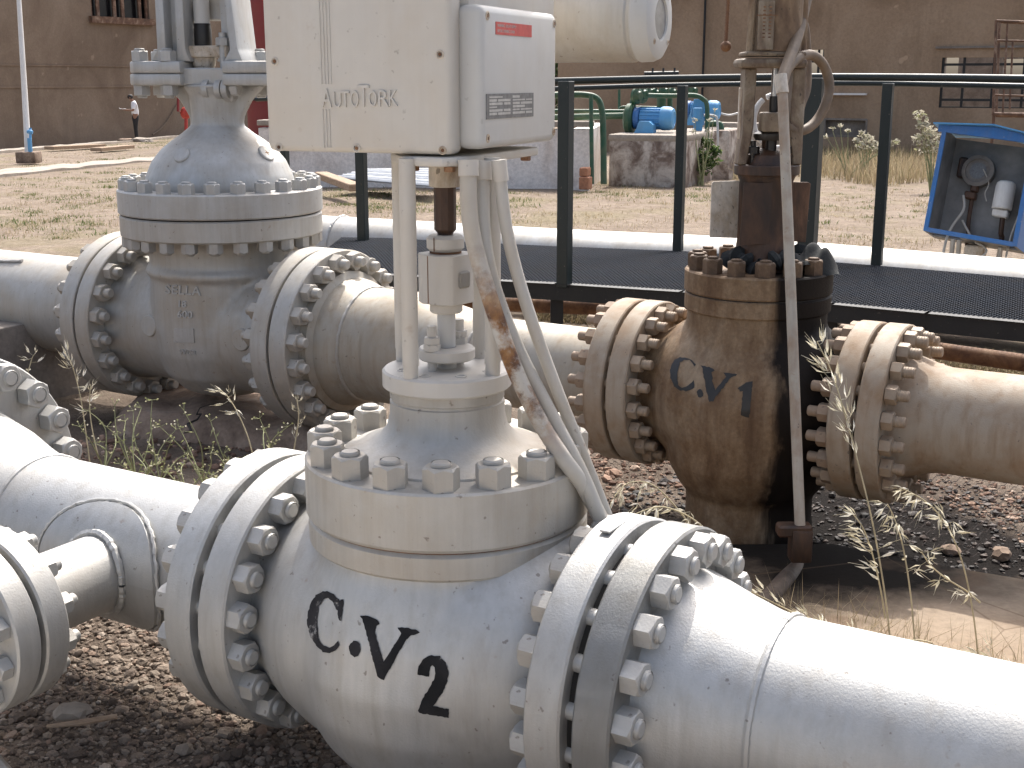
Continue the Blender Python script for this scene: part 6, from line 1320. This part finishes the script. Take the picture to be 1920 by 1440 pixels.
bush('shrub', [(1300, 305, .17), (1318, 292, .2), (1335, 300, .17), (1296, 280, .12), (1326, 268, .12), (1310, 262, .10), (1340, 282, .12), (1290, 315, .13), (1322, 315, .18)], (1314, 325), 22.3, 130, .04, L_MAT, 'green leafy shrub growing in front of the blue pipe stand', 'shrub', 2)
bush('tall_weed', [(1303, 225, .05), (1300, 245, .05), (1331, 225, .05), (1340, 205, .04), (1328, 245, .06)], (1315, 300), 21.9, 14, .03, L_PALE, 'thin pale weed stalks rising out of the green shrub', 'weed', 5)
bush('tall_weed', [(1724, 216, .10), (1734, 232, .12), (1742, 246, .12), (1727, 236, .08), (1750, 255, .14), (1722, 262, .12), (1735, 275, .16), (1754, 275, .15)], (1752, 330), 20, 46, .045, L_PALE, 'tall pale flowering weed left of the blue cabinet', 'weed', 6)
bush('tall_weed', [(1618, 252, .10), (1628, 262, .14), (1636, 272, .15), (1615, 272, .12), (1606, 264, .06)], (1625, 320), 24, 50, .045, L_PALE, 'pale fluffy weed in front of the low vent of the tan building', 'weed', 7)
bush('tall_weed', [(1560, 240, .05), (1575, 235, .05), (1590, 245, .06), (1548, 255, .06), (1660, 250, .06), (1672, 268, .08), (1684, 266, .08)], (1590, 310), 24, 16, .04, L_PALE, 'thin sparse weed stalks left of the pale fluffy weed', 'weed', 8)
rrT = random.Random(4)
tr = thing('tree', V((at(1033, 140, 52).x, at(1033, 140, 52).y, -.8)), 'dark leafy tree glimpsed between the actuator box and the tan building', 'tree')
tb = V((at(1030, 140, 52).x, at(1030, 140, 52).y, -.8)); f = MB(); f.tube([tb, tb + UP * 1.6 + V((.1, 0, 0)), tb + UP * 3.2], [.22, .17, .10], 10)
for k in range(6): a_ = k * 1.05; f.tube([tb + UP * 1.7, tb + UP * 2.6 + V((math.cos(a_) * .8, math.sin(a_) * .8, 0)), tb + UP * 3.4 + V((math.cos(a_) * 1.6, math.sin(a_) * 1.6, .2 * k))], [.09, .06, .02], 7)
f.build('trunk', M['bark'], tr); f = MB()
for k in range(26): leaf_cloud(f, tb + V((rrT.uniform(-1.7, 1.7), rrT.uniform(-1.5, 1.5), rrT.uniform(.9, 5.2))), rrT.uniform(.5, .9), 120, .13, rrT)
f.build('crown', L_DARK, tr, smooth=False)

def spikelet(mb, p, d_, L, rr):
    """one wild-oat husk: two pointed glumes and a bristle"""
    d_ = d_.normalized(); s_ = d_.cross(V((rr.gauss(0, 1), rr.gauss(0, 1), rr.gauss(0, 1)))).normalized()
    for k in (-1, 1):
        q = s_ * k; e = d_ + q * .28; w = d_.cross(q) * L * .10
        mb.add([p, p + e * L * .38 + w + q * L * .06, p + e * L * 1.0, p + e * L * .38 - w + q * L * .06, p + e * L * .42 + q * L * .16], [(0, 1, 4), (1, 2, 4), (2, 3, 4), (3, 0, 4)])
    mb.tube([p + d_ * L * .5, p + d_ * L * 1.5 + s_ * L * .18], [.0006, .0003], 4)
def oat(pts, zc, n, start, label, seed, L=.03, droop=(0, 0, -1), stem=.0024, end=1.0, group=None):
    rr = random.Random(seed); P = [at(px, py, z) for (px, py), z in zip(pts, np.linspace(zc[0], zc[1], len(pts)))]
    t = thing('wild_oat', P[0], label, 'oat stalk', group); f = MB(); f.tube(P, [stem, stem * .8, stem * .5], 6, smooth=6); f.build('stem', M['straw'], t); f = MB()
    for k in range(n):
        u = start + (end - start) * k / max(n - 1, 1); x = u * (len(P) - 1); i = min(int(x), len(P) - 2); p = P[i].lerp(P[i + 1], x - i); dirn = (P[i + 1] - P[i]).normalized()
        off = V((rr.gauss(0, 1), rr.gauss(0, 1), rr.gauss(0, .7))).normalized() * rr.uniform(.006, .026); q = p + off
        f.tube([p, q], [.0005, .0004], 4); spikelet(f, q, V(droop) * .7 + dirn * .5 + off.normalized() * .5, L * 1.22 * rr.uniform(.8, 1.2), rr)
    f.build('seed_head', L_OAT, t, smooth=False); return t
L_OAT = island_mat('oat_husks', [(0, (.52, .47, .33)), (.6, (.70, .66, .53)), (1, (.80, .78, .70))], .6, 0, .45)
oat([(1672, 1228), (1660, 1120), (1638, 990), (1612, 880), (1585, 780), (1560, 700), (1532, 640)], (3.28, 3.28), 26, .55, 'tallest dry oat stalk, rising across the right flange of the stained valve', 21, .028, (-.3, 0, .6))
oat([(1838, 1275), (1826, 1160), (1806, 1060), (1775, 985), (1735, 940), (1690, 915)], (3.25, 3.2), 17, .52, 'dry oat stalk arching over to the left below the tan pipe', 22, .027)
oat([(1716, 1215), (1708, 1120), (1694, 1030), (1678, 975), (1664, 945)], (3.25, 3.25), 14, .40, 'dry oat stalk between the tallest one and the arching one', 23, .028)
oat([(1660, 1160), (1650, 1100), (1636, 1040), (1618, 990), (1596, 960)], (3.3, 3.3), 15, .3, 'short dry oat stalk just left of the tallest stalk base', 24, .028, (-.8, 0, -.1))
oat([(1838, 1130), (1812, 1108), (1775, 1085), (1745, 1060), (1728, 1035)], (3.25, 3.22), 12, .1, 'side oat plume drooping to the right under the arching stalk', 25, .026, (.5, 0, -.5))
oat([(1592, 1215), (1545, 1180), (1500, 1155), (1450, 1130), (1400, 1105)], (3.0, 2.9), 26, .15, 'pale oat plume lying low over the drain pipe behind the right flange', 26, .022, (-.6, 0, .2))
oat([(1352, 1026), (1320, 990), (1285, 965), (1240, 950), (1200, 960), (1172, 975)], (3.1, 3.0), 18, .2, 'oat plume bending left above the right flange of the foreground valve', 27, .024)
oat([(1318, 1020), (1275, 960), (1225, 910), (1180, 905), (1152, 930)], (3.3, 3.2), 12, .4, 'thin oat stalk curving over behind the conduits', 28, .022)
oat([(1770, 1255), (1760, 1240), (1745, 1205), (1660, 1198), (1500, 1190), (1440, 1175)], (3.1, 3.0), 9, .55, 'bent straw lying level across the concrete apron', 29, .022)
oat([(1700, 1250), (1640, 1215), (1580, 1190), (1540, 1170), (1500, 1150)], (2.95, 2.95), 18, .2, 'low oat plume along the top of the right pipe', 30, .022, (-.3, 0, .4))
oat([(1925, 1290), (1890, 1262), (1862, 1240), (1840, 1225)], (2.8, 2.8), 10, .1, 'small oat tuft by the right edge above the pipe', 31, .024, (-.4, 0, .3))
oat([(170, 880), (158, 790), (150, 740), (137, 690), (128, 668)], (4.2, 4.2), 11, .55, 'dry oat head in front of the dark pier at the left', 32, .026, (0, 0, .4))
oat([(185, 860), (172, 800), (168, 755), (170, 720)], (4.2, 4.2), 8, .55, 'second smaller oat head right of the first by the dark pier', 33, .024, (0, 0, -.3))
oat([(40, 740), (52, 700), (60, 672), (65, 664)], (4.6, 4.6), 6, .3, 'oat sprig above the big reducer flange at the left edge', 34, .022, (-.4, 0, -.2))
oat([(478, 870), (465, 820), (446, 775), (428, 745), (414, 732)], (4.15, 4.15), 13, .5, 'oat stalk leaning left before the brown support block', 35, .022, (0, 0, -.4))
oat([(548, 860), (555, 820), (560, 780), (556, 745)], (4.1, 4.1), 12, .3, 'upright green-tipped stalk at the right end of the brown block', 36, .012, (0, 0, .5))
def weed(root, tips, zc, label, seed, leaf=4, mat='weed'):
    rr = random.Random(seed); r0 = at(*root, zc); t = thing('weed', r0, label, 'weed'); f = MB(); lf_ = MB()
    for tip in tips:
        e = at(*tip, zc + rr.uniform(-.12, .12)); m_ = r0.lerp(e, .5) + V((rr.uniform(-.03, .03), rr.uniform(-.03, .03), rr.uniform(0, .03))); f.tube([r0, m_, e], [.0026, .0018, .0008], 5, smooth=6)
        for k in range(leaf):
            u = rr.uniform(.25, 1); p = r0.lerp(m_, u * 2) if u < .5 else m_.lerp(e, u * 2 - 1); d_ = V((rr.gauss(0, 1), rr.gauss(0, .7), rr.gauss(.4, .6))).normalized(); L = rr.uniform(.008, .022); s_ = d_.cross(V((0, 1, .3))).normalized() * L * .13
            lf_.add([p, p + d_ * L * .5 + s_, p + d_ * L, p + d_ * L * .5 - s_], [(0, 1, 2, 3)])
            if rr.random() < .25: q = p + d_ * L * 1.3; f.tube([p, q], [.0009, .0006], 4)
        for k in range(4): d_ = V((rr.gauss(0, 1), rr.gauss(0, 1), abs(rr.gauss(0, 1)))).normalized(); q = e + d_ * .022; f.tube([e, q], [.0008, .0005], 4); lf_.add([q - UP * .003, q + V((.003, 0, 0)), q + UP * .003, q - V((.003, 0, 0))], [(0, 1, 2, 3)])
    f.build('stem', M[mat], t); lf_.build('leaves', L_WEED, t, smooth=False); return t
L_WEED = island_mat('weed_leaves', [(0, (.18, .20, .08)), (.45, (.30, .31, .16)), (.8, (.46, .43, .28)), (1, (.66, .63, .52))], .7, 0, .45)
weed((255, 900), [(215, 760), (235, 790), (265, 765), (285, 800), (200, 800)], 4.0, 'feathery green weed in front of the left half of the brown block', 41)
weed((300, 905), [(250, 770), (330, 805), (285, 750), (350, 850), (320, 830)], 3.95, 'taller feathery weed with drooping tips right of the first weed', 42)
weed((195, 880), [(150, 800), (175, 830), (215, 815), (165, 770)], 4.0, 'small pale weed beside the nuts of the big reducer flange', 43)
weed((380, 905), [(300, 800), (335, 800), (395, 850), (345, 770)], 3.9, 'thin weed leaning left across the middle of the brown block', 44, 4)
weed((440, 900), [(395, 790), (420, 850), (460, 860), (398, 840)], 3.9, 'spiky green weed just left of the foreground flange top', 45, 5)
weed((500, 880), [(495, 805), (540, 800), (515, 830), (487, 785)], 3.9, 'branching weed with a flower cluster behind the foreground flange', 46, 4)
weed((350, 925), [(330, 880), (375, 880), (395, 895), (345, 870), (310, 885)], 3.7, 'low bushy weed along the top of the silver pipe', 47, 8)
weed((270, 900), [(225, 870), (250, 850), (300, 870), (280, 840)], 3.8, 'low tangled weed at the far side of the silver pipe', 48, 8)
weed((420, 930), [(400, 890), (440, 890), (460, 905), (425, 880)], 3.6, 'low leafy weed beside the left flange of the foreground valve', 49, 8)
yl = thing('yellow_wire', at(1180, 985, 2.75), 'thin yellow wire loop sticking up behind the right foreground flange', 'wire')
f = MB(); f.tube([at(px, py, 2.75) for px, py in ((1168, 1000), (1172, 980), (1182, 968), (1190, 975), (1190, 998), (1186, 1010))], .0016, 6, smooth=6); f.build('wire_loop', plain('yellow_wire', (.45, .33, .10), .6, 0, .1, 20, 0), yl)

# ------------------------------------------------------------------ repeats of one kind carry a common group
KINDS = {'control_valve': 'control valves', 'pipe_spool': 'pipe lengths between the valves', 'wild_oat': 'wild oat stalks', 'weed': 'weeds behind the silver pipe', 'tall_weed': 'tall pale weeds by the tan building', 'pump_plinth': 'pump plinths',
         'timber_board': 'timber boards by the light pole', 'concrete_pier': 'concrete piers under the left pipe', 'rubber_hose': 'hoses on the tall yoke', 'wire_mesh': 'wire netting on the soil', 'rag': 'oily rags', 'stone': 'loose stones', 'rubble': 'rubble near the person',
         'building': 'brown buildings', 'pipe': 'pipes along the walkway'}
for o in COL.objects:
    if o.parent is None and 'label' in o and 'group' not in o and 'kind' not in o:
        k = o.name.split('.')[0]
        if k in KINDS: o['group'] = KINDS[k]
